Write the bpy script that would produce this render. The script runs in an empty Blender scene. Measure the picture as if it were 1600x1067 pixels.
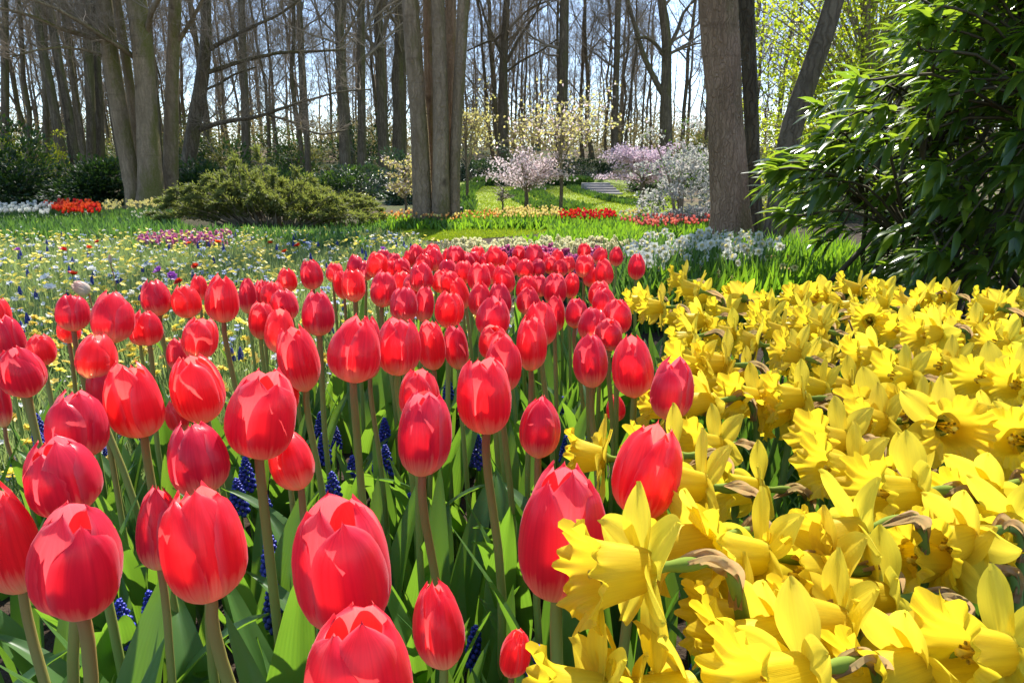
import bpy, math, random
import numpy as np
from mathutils import Vector, Matrix, Euler

R = math.radians
scene = bpy.context.scene
COL = scene.collection

# ------------------------------------------------------------------ camera
F = 1600 * 24.0 / 36.0
CAMZ = 0.75
PITCH = math.atan((533.5 - 268.0) / F)
cam_d = bpy.data.cameras.new('camera')
cam_d.lens = 24.0
cam_d.sensor_width = 36.0
cam_d.clip_start = 0.02
cam_d.clip_end = 1500.0
cam = bpy.data.objects.new('camera', cam_d)
COL.objects.link(cam)
cam.location = (0, 0, CAMZ)
cam.rotation_euler = (math.pi / 2 - PITCH, 0, 0)
scene.camera = cam

# ------------------------------------------------------------------ light
SUN_EL, SUN_AZ = R(50), R(11)        # behind the wood, a little to the right of the view
world = bpy.data.worlds.new('World')
scene.world = world
world.use_nodes = True
wn = world.node_tree.nodes
sky = wn.new('ShaderNodeTexSky')
sky.sky_type = 'NISHITA'
sky.sun_disc = False
sky.sun_elevation = SUN_EL
sky.sun_rotation = SUN_AZ
sky.air_density = 0.85
sky.dust_density = 0.5
sky.ozone_density = 1.0
sky.altitude = 600
world.node_tree.links.new(sky.outputs[0], wn['Background'].inputs[0])
wn['Background'].inputs[1].default_value = 0.15
sun_d = bpy.data.lights.new('sun', 'SUN')
sun_d.energy = 5.0
sun_d.angle = R(0.53)
sun_d.color = (1.0, 0.95, 0.87)
sun = bpy.data.objects.new('sun', sun_d)
COL.objects.link(sun)
to_sun = Vector((math.sin(SUN_AZ) * math.cos(SUN_EL), math.cos(SUN_AZ) * math.cos(SUN_EL), math.sin(SUN_EL)))
sun.rotation_euler = to_sun.to_track_quat('Z', 'Y').to_euler()
sun.location = to_sun * 60

scene.view_settings.view_transform = 'Standard'
scene.view_settings.look = 'None'
scene.view_settings.exposure = 1.18
scene.view_settings.gamma = 1.0
scene.view_settings.use_curve_mapping = False
scene.render.engine = 'CYCLES'
scene.cycles.max_bounces = 7
scene.cycles.diffuse_bounces = 4
scene.cycles.glossy_bounces = 2
scene.cycles.transmission_bounces = 4
scene.cycles.transparent_max_bounces = 4
scene.cycles.caustics_reflective = False
scene.cycles.caustics_refractive = False
scene.cycles.sample_clamp_indirect = 6.0
scene.cycles.use_denoising = True
scene.render.filter_size = 1.1

# ------------------------------------------------------------------ pixel <-> place
CP, SP = math.cos(PITCH), math.sin(PITCH)


def ray(px, py):
    """direction for a photo pixel, component along the camera axis = 1"""
    a, b = (px - 800.0) / F, -(py - 533.5) / F
    return np.array([a, CP + b * SP, -SP + b * CP])


CAM = np.array([0, 0, CAMZ])


def at_y(px, py, Y):
    d = ray(px, py)
    return CAM + d * (Y / d[1])


def at_z(px, py, z):
    d = ray(px, py)
    return CAM + d * ((z - CAMZ) / d[2])


def to_px(p):
    v = np.asarray(p, float) - CAM
    zc = v[..., 1] * CP - v[..., 2] * SP
    b = v[..., 1] * SP + v[..., 2] * CP
    return 800 + F * v[..., 0] / zc, 533.5 - F * b / zc, zc


TY = np.array([-50, 12.5, 17, 24, 30, 36, 46, 60, 80, 110, 700.])
TZ = np.array([0, 0, .06, .27, .62, 1.05, 1.75, 2.6, 3.4, 3.9, 4.0])


def ground_z(x, y):
    x, y = np.asarray(x, float), np.asarray(y, float)
    z = np.interp(y, TY, TZ)
    far = np.clip((y - 14) / 20, 0, 1)
    return z + far * (.10 * np.sin(x * .31 + .7) * np.sin(y * .23) + .05 * np.sin(x * .9 + y * .7))


RAY_T = np.geomspace(.2, 130, 1600)


def on_height(px, py, h):
    """where the pixel's ray comes down to h above the ground"""
    d = ray(px, py)
    P = CAM + d * RAY_T[:, None]
    below = P[:, 2] <= ground_z(P[:, 0], P[:, 1]) + h
    i = int(np.argmax(below)) if below.any() else len(RAY_T) - 1
    return P[i]


def on_ground(px, py):
    return on_height(px, py, 0.0)


# ------------------------------------------------------------------ materials
def nm(name):
    m = bpy.data.materials.new(name)
    m.use_nodes = True
    nt = m.node_tree
    for n in list(nt.nodes):
        nt.nodes.remove(n)
    out = nt.nodes.new('ShaderNodeOutputMaterial')
    return m, nt, out


def node(nt, t, **kw):
    n = nt.nodes.new(t)
    for k, v in kw.items():
        if k.startswith('i_'):
            n.inputs[k[2:].replace('_', ' ')].default_value = v
        else:
            setattr(n, k, v)
    return n


def c4(c):
    return (c[0], c[1], c[2], 1.0)


def mixc(nt, fac, a, b, mode='MIX'):
    n = nt.nodes.new('ShaderNodeMix')
    n.data_type = 'RGBA'
    n.blend_type = mode
    for sock, v in ((n.inputs[0], fac), (n.inputs[6], a), (n.inputs[7], b)):
        if isinstance(v, bpy.types.NodeSocket):
            nt.links.new(v, sock)
        elif isinstance(v, (int, float)):
            sock.default_value = v
        else:
            sock.default_value = c4(v)
    return n.outputs[2]


def mrange(nt, v, a, b, c=0.0, d=1.0):
    n = nt.nodes.new('ShaderNodeMapRange')
    nt.links.new(v, n.inputs[0])
    for i, x in enumerate((a, b, c, d)):
        n.inputs[1 + i].default_value = x
    return n.outputs[0]


def mathn(nt, op, a, b=None):
    n = nt.nodes.new('ShaderNodeMath')
    n.operation = op
    for i, v in enumerate((a, b)):
        if v is None:
            continue
        if isinstance(v, (int, float)):
            n.inputs[i].default_value = v
        else:
            nt.links.new(v, n.inputs[i])
    return n.outputs[0]


def attr(nt, name):
    n = nt.nodes.new('ShaderNodeAttribute')
    n.attribute_name = name
    return n.outputs['Fac']


def noise(nt, scale, detail=3, rough=.55, coord='Object', stretch=None):
    tc = nt.nodes.new('ShaderNodeTexCoord')
    v = tc.outputs[coord]
    if stretch:
        mp = nt.nodes.new('ShaderNodeMapping')
        nt.links.new(v, mp.inputs[0])
        mp.inputs['Scale'].default_value = stretch
        v = mp.outputs[0]
    n = nt.nodes.new('ShaderNodeTexNoise')
    nt.links.new(v, n.inputs['Vector'])
    n.inputs['Scale'].default_value = scale
    n.inputs['Detail'].default_value = detail
    n.inputs['Roughness'].default_value = rough
    return n.outputs['Fac']


def leafy(name, ca, cb, trans, tw=.45, rough=.45, spec=.5, cc=None, objvar=.25, vein=0.0):
    """thin leaf: colour varies per leaf ('rnd'), light passes through"""
    m, nt, out = nm(name)
    r = attr(nt, 'rnd')
    col = mixc(nt, r, ca, cb)
    if cc is not None:
        col = mixc(nt, mrange(nt, r, .86, .97), col, cc)
    oi = nt.nodes.new('ShaderNodeObjectInfo')
    k = mrange(nt, oi.outputs['Random'], 0, 1, 1 - objvar, 1 + objvar)
    hsv = nt.nodes.new('ShaderNodeHueSaturation')
    nt.links.new(k, hsv.inputs['Value'])
    nt.links.new(col, hsv.inputs['Color'])
    col = hsv.outputs[0]
    nz = noise(nt, 14, 2, stretch=(3, 3, .6))
    col = mixc(nt, mrange(nt, nz, .3, .75, 0, .35), col, (ca[0] * .55, ca[1] * .6, ca[2] * .6))
    if vein:
        s = attr(nt, 's')
        wv = nt.nodes.new('ShaderNodeMath'); wv.operation = 'SINE'
        nt.links.new(mathn(nt, 'MULTIPLY', s, 34.0), wv.inputs[0])
        col = mixc(nt, mrange(nt, wv.outputs[0], -1, 1, 0, vein), col, (cb[0] * 1.4, cb[1] * 1.35, cb[2] * 1.2))
    p = node(nt, 'ShaderNodeBsdfPrincipled')
    p.inputs['Roughness'].default_value = rough
    p.inputs['Specular IOR Level'].default_value = spec
    nt.links.new(col, p.inputs['Base Color'])
    t = node(nt, 'ShaderNodeBsdfTranslucent')
    tcol = mixc(nt, r, trans, (trans[0] * .62, trans[1] * .78, trans[2] * .7))
    if vein:
        tcol = mixc(nt, mrange(nt, wv.outputs[0], -1, 1, 0, vein), tcol, (trans[0] * .5, trans[1] * .6, trans[2] * .5))
    nt.links.new(tcol, t.inputs[0])
    mx = node(nt, 'ShaderNodeMixShader')
    mx.inputs[0].default_value = tw
    nt.links.new(p.outputs[0], mx.inputs[1])
    nt.links.new(t.outputs[0], mx.inputs[2])
    nt.links.new(mx.outputs[0], out.inputs[0])
    return m


def plain(name, ca, cb, rough=.7, spec=.3, scale=20, bump=0.0, objvar=.15, stretch=None):
    m, nt, out = nm(name)
    nz = noise(nt, scale, 4, stretch=stretch)
    col = mixc(nt, mrange(nt, nz, .3, .7), ca, cb)
    oi = nt.nodes.new('ShaderNodeObjectInfo')
    hsv = nt.nodes.new('ShaderNodeHueSaturation')
    nt.links.new(mrange(nt, oi.outputs['Random'], 0, 1, 1 - objvar, 1 + objvar), hsv.inputs['Value'])
    nt.links.new(col, hsv.inputs['Color'])
    p = node(nt, 'ShaderNodeBsdfPrincipled')
    p.inputs['Roughness'].default_value = rough
    p.inputs['Specular IOR Level'].default_value = spec
    nt.links.new(hsv.outputs[0], p.inputs['Base Color'])
    if bump:
        b = node(nt, 'ShaderNodeBump')
        b.inputs['Strength'].default_value = bump
        b.inputs['Distance'].default_value = .01
        nt.links.new(nz, b.inputs['Height'])
        nt.links.new(b.outputs[0], p.inputs['Normal'])
    nt.links.new(p.outputs[0], out.inputs[0])
    return m


def bark(name, ca, cb, moss=(.12, .13, .02), mossy=.5, fine=26, bump=.8, crack=.5, st=.16):
    m, nt, out = nm(name)
    g = noise(nt, fine, 6, .7, stretch=(1, 1, st))
    small = noise(nt, 70, 4, .7, stretch=(1, 1, .45))
    big = noise(nt, 2.6, 4, .6, stretch=(1, 1, .5))
    ringz = noise(nt, 3.2, 4, .7, stretch=(.25, .25, 2.6))
    ridge = nt.nodes.new('ShaderNodeTexVoronoi')
    ridge.feature = 'DISTANCE_TO_EDGE'
    knot = nt.nodes.new('ShaderNodeTexVoronoi')
    tc = nt.nodes.new('ShaderNodeTexCoord')
    warp = nt.nodes.new('ShaderNodeTexNoise')
    nt.links.new(tc.outputs['Object'], warp.inputs['Vector'])
    warp.inputs['Scale'].default_value = 9
    va = nt.nodes.new('ShaderNodeVectorMath'); va.operation = 'MULTIPLY_ADD'
    nt.links.new(warp.outputs['Color'], va.inputs[0])
    va.inputs[1].default_value = (.10, .10, .10)
    nt.links.new(tc.outputs['Object'], va.inputs[2])
    mp = nt.nodes.new('ShaderNodeMapping')
    mp.inputs['Scale'].default_value = (1, 1, .12)
    nt.links.new(va.outputs[0], mp.inputs[0])
    nt.links.new(mp.outputs[0], ridge.inputs['Vector'])
    ridge.inputs['Scale'].default_value = fine * 1.3
    nt.links.new(va.outputs[0], knot.inputs['Vector'])
    knot.inputs['Scale'].default_value = 1.7
    kn = mrange(nt, knot.outputs['Distance'], .05, .14, 1, 0)
    rd = mrange(nt, ridge.outputs[0], 0, .2)
    col = mixc(nt, mrange(nt, g, .3, .7), ca, cb)
    col = mixc(nt, mrange(nt, small, .35, .7, 0, .5), col, (ca[0] * .5, ca[1] * .48, ca[2] * .45))
    col = mixc(nt, mrange(nt, big, .38, .66, 0, .6), col, (ca[0] * .5, ca[1] * .5, ca[2] * .45))
    col = mixc(nt, mrange(nt, big, .30, .40, .35, 0), col, (cb[0] * 1.15, cb[1] * 1.2, cb[2] * 1.15))
    col = mixc(nt, mrange(nt, ringz, .58, .70, 0, .5), col, (ca[0] * .45, ca[1] * .42, ca[2] * .4))
    col = mixc(nt, mrange(nt, rd, 0, 1, crack, 0), col, (ca[0] * .25, ca[1] * .23, ca[2] * .2))
    col = mixc(nt, mathn(nt, 'MULTIPLY', kn, .75), col, (ca[0] * .22, ca[1] * .2, ca[2] * .18))
    geo = nt.nodes.new('ShaderNodeNewGeometry')
    sep = nt.nodes.new('ShaderNodeSeparateXYZ')
    nt.links.new(geo.outputs['Normal'], sep.inputs[0])
    mz = noise(nt, 1.6, 5, .7, stretch=(1, 1, .45))
    side = mathn(nt, 'ADD', mathn(nt, 'MULTIPLY', sep.outputs[0], .16), mathn(nt, 'MULTIPLY', sep.outputs[2], .22))
    mk = mrange(nt, mathn(nt, 'ADD', mz, side), .54, .70, 0, mossy)
    mk = mathn(nt, 'MULTIPLY', mk, mrange(nt, small, .3, .6, .45, 1))
    col = mixc(nt, mk, col, moss)
    p = node(nt, 'ShaderNodeBsdfPrincipled')
    p.inputs['Roughness'].default_value = .9
    p.inputs['Specular IOR Level'].default_value = .2
    nt.links.new(col, p.inputs['Base Color'])
    h = mathn(nt, 'ADD', mathn(nt, 'ADD', mathn(nt, 'MULTIPLY', rd, .8 * crack / .5), g), mathn(nt, 'MULTIPLY', small, .5))
    h = mathn(nt, 'ADD', h, mathn(nt, 'MULTIPLY', ringz, .5))
    b = node(nt, 'ShaderNodeBump')
    b.inputs['Strength'].default_value = bump
    b.inputs['Distance'].default_value = .03
    nt.links.new(h, b.inputs['Height'])
    nt.links.new(b.outputs[0], p.inputs['Normal'])
    nt.links.new(p.outputs[0], out.inputs[0])
    return m


def petal(name, body, tip, base, trans, trans_base, tw=.5, rough=.4, spec=.35, base_at=(.05, .22), streak=.35, edge=None, objvar=.12, fine=60, sheen=0.0, hue=.012):
    m, nt, out = nm(name)
    t = attr(nt, 't'); s = attr(nt, 's')
    # streaks run along the petal: noise in (s, t) space
    cmb = nt.nodes.new('ShaderNodeCombineXYZ')
    nt.links.new(mathn(nt, 'MULTIPLY', s, 1.0), cmb.inputs[0])
    nt.links.new(mathn(nt, 'MULTIPLY', t, .10), cmb.inputs[1])
    nt.links.new(attr(nt, 'rnd'), cmb.inputs[2])
    n = nt.nodes.new('ShaderNodeTexNoise')
    nt.links.new(cmb.outputs[0], n.inputs['Vector'])
    n.inputs['Scale'].default_value = 11
    n.inputs['Detail'].default_value = 4
    st = n.outputs['Fac']
    tj = mathn(nt, 'ADD', t, mrange(nt, st, .3, .7, -.07, .07))
    bm = mrange(nt, tj, base_at[0], base_at[1], 1, 0)
    tm = mrange(nt, t, .5, 1.0)
    col = mixc(nt, tm, body, tip)
    col = mixc(nt, mrange(nt, st, .35, .7, 0, streak), col, (body[0] * .6, body[1] * .55, body[2] * .6))
    if edge is not None:
        ab = mathn(nt, 'ABSOLUTE', s)
        col = mixc(nt, mrange(nt, ab, .72, 1.0, 0, .8), col, edge)
    oi = nt.nodes.new('ShaderNodeObjectInfo')

    def vary(c):
        h = nt.nodes.new('ShaderNodeHueSaturation')
        nt.links.new(mrange(nt, oi.outputs['Random'], 0, 1, 1 - objvar, 1 + objvar), h.inputs['Value'])
        nt.links.new(mrange(nt, oi.outputs['Random'], 0, 1, .5 - hue, .5 + hue), h.inputs['Hue'])
        nt.links.new(c, h.inputs['Color'])
        return h.outputs[0]
    col = mixc(nt, bm, vary(col), base)
    tcol = mixc(nt, mrange(nt, st, .35, .7, 0, streak), trans, (trans[0] * .75, trans[1] * .6, trans[2] * .6))
    tcol = mixc(nt, bm, vary(tcol), trans_base)
    p = node(nt, 'ShaderNodeBsdfPrincipled')
    p.inputs['Roughness'].default_value = rough
    p.inputs['Specular IOR Level'].default_value = spec
    p.inputs['Sheen Weight'].default_value = sheen
    p.inputs['Sheen Roughness'].default_value = .4
    p.inputs['Sheen Tint'].default_value = (1, .7, .8, 1)
    nt.links.new(col, p.inputs['Base Color'])
    b = node(nt, 'ShaderNodeBump')
    b.inputs['Strength'].default_value = .25
    b.inputs['Distance'].default_value = .0015
    nt.links.new(st, b.inputs['Height'])
    nt.links.new(b.outputs[0], p.inputs['Normal'])
    tr = node(nt, 'ShaderNodeBsdfTranslucent')
    nt.links.new(tcol, tr.inputs[0])
    mx = node(nt, 'ShaderNodeMixShader')
    mx.inputs[0].default_value = tw
    nt.links.new(p.outputs[0], mx.inputs[1])
    nt.links.new(tr.outputs[0], mx.inputs[2])
    nt.links.new(mx.outputs[0], out.inputs[0])
    return m


def stem_mat(name, low, high):
    m, nt, out = nm(name)
    t = attr(nt, 't')
    nz = noise(nt, 60, 3, stretch=(1, 1, .2))
    tt = mathn(nt, 'ADD', t, mrange(nt, nz, .3, .7, -.12, .12))
    oi = nt.nodes.new('ShaderNodeObjectInfo')
    lim = mathn(nt, 'ADD', mathn(nt, 'MULTIPLY', oi.outputs['Random'], .9), .0)
    mk = mathn(nt, 'MULTIPLY', mrange(nt, tt, .25, .85), mrange(nt, oi.outputs['Random'], .1, .7, .15, 1))
    col = mixc(nt, mk, low, high)
    p = node(nt, 'ShaderNodeBsdfPrincipled')
    p.inputs['Roughness'].default_value = .5
    p.inputs['Specular IOR Level'].default_value = .35
    p.inputs['Subsurface Weight'].default_value = 0
    nt.links.new(col, p.inputs['Base Color'])
    nt.links.new(p.outputs[0], out.inputs[0])
    return m


M = {}
M['tulip_red'] = petal('red petals', (.90, .026, .072), (.90, .034, .082), (.90, .72, .46), (1.0, .14, .14), (.98, .82, .46), streak=.5, tw=.63, rough=.30, spec=.6, edge=(.90, .22, .25), sheen=.35, hue=.006, base_at=(.10, .36))
M['daff_petal'] = petal('yellow petals', (.83, .66, .045), (.85, .69, .055), (.64, .66, .07), (.92, .76, .06), (.75, .75, .10), tw=.48, rough=.45, spec=.3, streak=.22, base_at=(.0, .10), objvar=.06, hue=.006)
M['daff_trumpet'] = petal('deep yellow trumpet', (.82, .62, .028), (.84, .62, .024), (.68, .60, .06), (.92, .73, .035), (.80, .70, .06), tw=.45, rough=.45, spec=.3, streak=.30, base_at=(.0, .10), objvar=.06, hue=.006)
M['tulip_leaf'] = leafy('tulip leaf', (.055, .125, .035), (.075, .16, .045), (.30, .50, .035), tw=.42, rough=.42, spec=.45, vein=.6)
M['tulip_stem'] = stem_mat('tulip stem', (.20, .28, .06), (.30, .13, .055))
M['daff_stem'] = stem_mat('daffodil stem', (.09, .17, .035), (.12, .19, .045))
M['daff_leaf'] = leafy('daffodil leaf', (.045, .105, .03), (.07, .15, .04), (.22, .42, .03), tw=.33, rough=.42, spec=.4, vein=.2)
M['ovary'] = plain('green neck', (.15, .21, .025), (.20, .26, .035), .8, .1, 30)
M['spathe'] = leafy('papery brown spathe', (.26, .14, .065), (.52, .35, .20), (.70, .44, .20), tw=.42, rough=.7, spec=.2)
M['pollen'] = plain('stamens', (.62, .42, .04), (.75, .55, .06), .8, .2, 80)
M['blue'] = plain('blue florets', (.018, .028, .24), (.040, .050, .38), .45, .4, 40)
M['stem_green'] = plain('green stalk', (.09, .17, .035), (.12, .20, .05), .5, .3, 30)
M['soil'] = plain('soil', (.030, .021, .014), (.060, .042, .028), .95, .15, 9, .9, 0)
M['bark_hero'] = bark('grey brown bark', (.31, .215, .135), (.41, .30, .195), (.13, .12, .022), mossy=.7, fine=12, bump=.8, crack=.3, st=.4)
M['bark_hero_left'] = bark('mossy grey bark', (.29, .21, .125), (.40, .295, .18), (.12, .12, .015), mossy=.9, fine=12, bump=.55, crack=.28, st=.35)
M['bark_brown'] = bark('ridged brown bark', (.36, .225, .135), (.50, .33, .21), (.10, .11, .015), mossy=.45, fine=22, bump=.9, crack=.32)
M['bark_dark'] = bark('dark mossy bark', (.09, .075, .05), (.14, .12, .075), (.09, .10, .012), mossy=.8, fine=14)
M['bark_wood'] = bark('woodland bark', (.16, .12, .075), (.24, .185, .12), (.11, .11, .02), mossy=.7, fine=10, bump=.6)
M['bark_far'] = bark('far bark', (.16, .13, .10), (.22, .185, .15), (.10, .10, .03), mossy=.3, fine=6, bump=.4)
M['twig'] = plain('twigs', (.19, .145, .095), (.27, .215, .15), .85, .2, 5)

# ------------------------------------------------------------------ mesh building
class MB:
    def __init__(s):
        s.V, s.Q, s.T, s.A, s.n = [], [], [], [], 0

    def add(s, V, Q=None, T=None, t=None, ss=None, rnd=None):
        V = np.asarray(V, float).reshape(-1, 3)
        k = len(V)
        if Q is not None and len(Q):
            s.Q.append(np.asarray(Q, int).reshape(-1, 4) + s.n)
        if T is not None and len(T):
            s.T.append(np.asarray(T, int).reshape(-1, 3) + s.n)
        z = np.zeros(k)
        f = lambda a: z if a is None else np.broadcast_to(np.asarray(a, float).ravel() if np.ndim(a) else float(a), (k,))
        s.V.append(V)
        s.A.append(np.stack([f(t), f(ss), f(rnd)], 1))
        s.n += k

    def merge(s, o, M3=None, off=(0, 0, 0)):
        V, Q, T, A = o.arrays()
        if M3 is not None:
            V = V @ np.asarray(M3).T
        s.add(V + np.asarray(off), Q, T, A[:, 0], A[:, 1], A[:, 2])

    def arrays(s):
        V = np.concatenate(s.V) if s.V else np.zeros((0, 3))
        Q = np.concatenate(s.Q) if s.Q else np.zeros((0, 4), int)
        T = np.concatenate(s.T) if s.T else np.zeros((0, 3), int)
        A = np.concatenate(s.A) if s.A else np.zeros((0, 3))
        return V, Q, T, A

    def mesh(s, name, mat, smooth=True):
        V, Q, T, A = s.arrays()
        me = bpy.data.meshes.new(name)
        me.vertices.add(len(V))
        me.vertices.foreach_set('co', V.astype(np.float32).ravel())
        nl = len(Q) * 4 + len(T) * 3
        me.loops.add(nl)
        me.loops.foreach_set('vertex_index', np.concatenate([Q.ravel(), T.ravel()]).astype(np.int32))
        me.polygons.add(len(Q) + len(T))
        st = np.concatenate([np.arange(len(Q)) * 4, len(Q) * 4 + np.arange(len(T)) * 3]).astype(np.int32)
        me.polygons.foreach_set('loop_start', st)
        me.update(calc_edges=True)
        if smooth:
            me.polygons.foreach_set('use_smooth', np.ones(len(Q) + len(T), bool))
        for i, nme in enumerate(('t', 's', 'rnd')):
            a = me.attributes.new(nme, 'FLOAT', 'POINT')
            a.data.foreach_set('value', A[:, i].astype(np.float32))
        me.materials.append(mat)
        me.validate()
        return me

    def obj(s, name, mat, parent=None, smooth=True):
        return link(name, s.mesh(name, mat, smooth), parent)


def link(name, data, parent=None):
    o = bpy.data.objects.new(name, data)
    COL.objects.link(o)
    if parent is not None:
        o.parent = parent
    return o


def tag(o, label, cat, group=None):
    o['label'] = label
    o['category'] = cat
    if group:
        o['group'] = group
    return o


def thing(name, loc, label, cat, group=None, rz=0.0):
    o = bpy.data.objects.new(name, None)
    o.empty_display_size = .05
    COL.objects.link(o)
    o.location = loc
    o.rotation_euler = (0, 0, rz)
    return tag(o, label, cat, group)


def kind(o, k):
    o['kind'] = k
    return o


def copy_tree(o, parent=None):
    c = o.copy()
    COL.objects.link(c)
    c.parent = parent
    for ch in KIDS.get(o.name, o.children):
        copy_tree(ch, c)
    return c


KIDS = {}


def unit(v):
    v = np.asarray(v, float)
    return v / max(1e-9, np.linalg.norm(v))


def tube(mb, pts, rad, sides=6, rnd=0.0, cap=False, t0=0.0, t1=1.0, wob=None):
    pts = np.asarray(pts, float)
    n = len(pts)
    rad = np.broadcast_to(np.asarray(rad, float), (n,))
    tan = np.gradient(pts, axis=0)
    tan /= np.maximum(1e-9, np.linalg.norm(tan, axis=1))[:, None]
    up = np.array([0, 0, 1.0]) if abs(tan[0][2]) < .9 else np.array([1.0, 0, 0])
    a = np.cross(up, tan)
    a /= np.maximum(1e-6, np.linalg.norm(a, axis=1))[:, None]
    for i in range(1, n):
        if a[i] @ a[i - 1] < 0:
            a[i] = -a[i]
    b = np.cross(tan, a)
    th = np.arange(sides) * 2 * math.pi / sides
    rr = rad[:, None] * np.ones(sides)[None]
    if wob is not None:
        rr = rr * wob(th[None, :], np.linspace(0, 1, n)[:, None])
    V = pts[:, None] + rr[..., None] * (np.cos(th)[None, :, None] * a[:, None] + np.sin(th)[None, :, None] * b[:, None])
    i = np.arange(n - 1)[:, None] * sides
    j = np.arange(sides)[None]
    j2 = (j + 1) % sides
    Q = np.stack([i + j, i + j2, i + sides + j2, i + sides + j], -1).reshape(-1, 4)
    T = None
    V = V.reshape(-1, 3)
    t = np.repeat(np.linspace(t0, t1, n), sides)
    ss = np.tile(th / math.pi - 1, n)
    if cap:
        V = np.concatenate([V, pts[-1:]])
        k = (n - 1) * sides
        T = np.stack([k + j[0], k + j2[0], np.full(sides, n * sides)], 1)
        t = np.append(t, t1); ss = np.append(ss, 0)
    mb.add(V, Q, T, t, ss, rnd)


def spline(pts, n):
    """Catmull-Rom through the points"""
    P = np.asarray(pts, float)
    P = np.concatenate([2 * P[:1] - P[1:2], P, 2 * P[-1:] - P[-2:-1]])
    m = len(P) - 3
    u = np.linspace(0, m - 1e-6, n)
    k = u.astype(int)
    f = (u - k)[:, None]
    a, b, c, d = P[k], P[k + 1], P[k + 2], P[k + 3]
    return .5 * (2 * b + (c - a) * f + (2 * a - 5 * b + 4 * c - d) * f ** 2 + (3 * b - a - 3 * c + d) * f ** 3)


def leaf_template(nu, shape, fold=.25, droop=.25, nv=1, wave=0.0):
    """(u along, v across, w normal) of a leaf of length 1, half width 1"""
    us = np.linspace(0, 1, nu + 1)
    vs = np.linspace(-1, 1, 2 * nv + 1)
    U, Vv = np.meshgrid(us, vs, indexing='ij')
    Wd = shape(U)
    W = -droop * U ** 2 + 0 * U
    H = fold * np.abs(Vv) * Wd + wave * np.sin(U * 19 + np.sign(Vv)) * Vv ** 2
    k = 2 * nv + 1
    i = np.arange(nu)[:, None] * k
    j = np.arange(2 * nv)[None]
    Q = np.stack([i + j, i + j + 1, i + k + j + 1, i + k + j], -1).reshape(-1, 4)
    return U.ravel(), (Vv * Wd).ravel(), W.ravel(), H.ravel(), Q, Vv.ravel()


LANCE = lambda u: np.sin(np.pi * np.clip(u, 0, 1) ** .8) ** .8 + .03 * (1 - u)
OVATE = lambda u: np.sin(np.pi * np.clip(u, 0, 1) ** .75) ** .65 + .02
STRAP = lambda u: np.minimum(1, (1 - u) * 5) ** .6 * (.75 + .25 * np.minimum(1, u * 3))
T_LEAF3 = leaf_template(3, LANCE, .3, .25)
T_LEAF4 = leaf_template(4, LANCE, .35, .3)
T_BLADE = leaf_template(2, STRAP, .2, .22)
T_BLADE3 = leaf_template(4, STRAP, .35, .25)
T_QUAD = leaf_template(2, OVATE, .25, .15)


def frames(D, N):
    D = D / np.maximum(1e-9, np.linalg.norm(D, axis=1))[:, None]
    S = np.cross(N, D)
    bad = np.linalg.norm(S, axis=1) < 1e-4
    S[bad] = np.cross(np.array([1.0, .3, 0]), D[bad])
    S /= np.maximum(1e-9, np.linalg.norm(S, axis=1))[:, None]
    return D, S, np.cross(D, S)


def leaves(mb, P, D, N, L, Wd, tmpl, rnd):
    """many leaves at once; L length, Wd half width"""
    P, D, N = np.asarray(P, float), np.asarray(D, float), np.asarray(N, float)
    n = len(P)
    if n == 0:
        return
    D, S, NN = frames(D, N)
    L = np.broadcast_to(np.asarray(L, float), (n,))[:, None]
    Wd = np.broadcast_to(np.asarray(Wd, float), (n,))[:, None]
    U, Vv, W, H, Q, ssv = tmpl
    X = P[:, None] + (U[None] * L)[..., None] * D[:, None] + (Vv[None] * Wd)[..., None] * S[:, None] + (W[None] * L + H[None] * Wd)[..., None] * NN[:, None]
    k = len(U)
    QQ = (Q[None] + (np.arange(n) * k)[:, None, None]).reshape(-1, 4)
    mb.add(X.reshape(-1, 3), QQ, None, np.tile(U, n), np.tile(ssv, n), np.repeat(np.broadcast_to(rnd, (n,)), k))


def rdir(rng, n):
    v = rng.normal(size=(n, 3))
    return v / np.linalg.norm(v, axis=1)[:, None]


ORD = 'first second third fourth fifth sixth seventh eighth ninth tenth eleventh twelfth thirteenth fourteenth fifteenth sixteenth seventeenth eighteenth nineteenth twentieth'.split()
ORD += ['twenty-' + x for x in ORD[:9]] + ['thirtieth'] + ['thirty-' + x for x in ORD[:9]]


def in_poly(px, py, poly):
    px, py = np.asarray(px), np.asarray(py)
    c = np.zeros(px.shape, bool)
    for (x0, y0), (x1, y1) in zip(poly, poly[1:] + poly[:1]):
        if y0 == y1:
            continue
        c ^= ((y0 > py) != (y1 > py)) & (px < (x1 - x0) * (py - y0) / (y1 - y0) + x0)
    return c


def sample_poly(rng, poly, n):
    xs, ys = [p[0] for p in poly], [p[1] for p in poly]
    out = []
    while len(out) < n:
        a = rng.uniform(min(xs), max(xs), n * 3)
        b = rng.uniform(min(ys), max(ys), n * 3)
        k = in_poly(a, b, poly)
        out += list(zip(a[k], b[k]))
    return out[:n]


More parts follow.
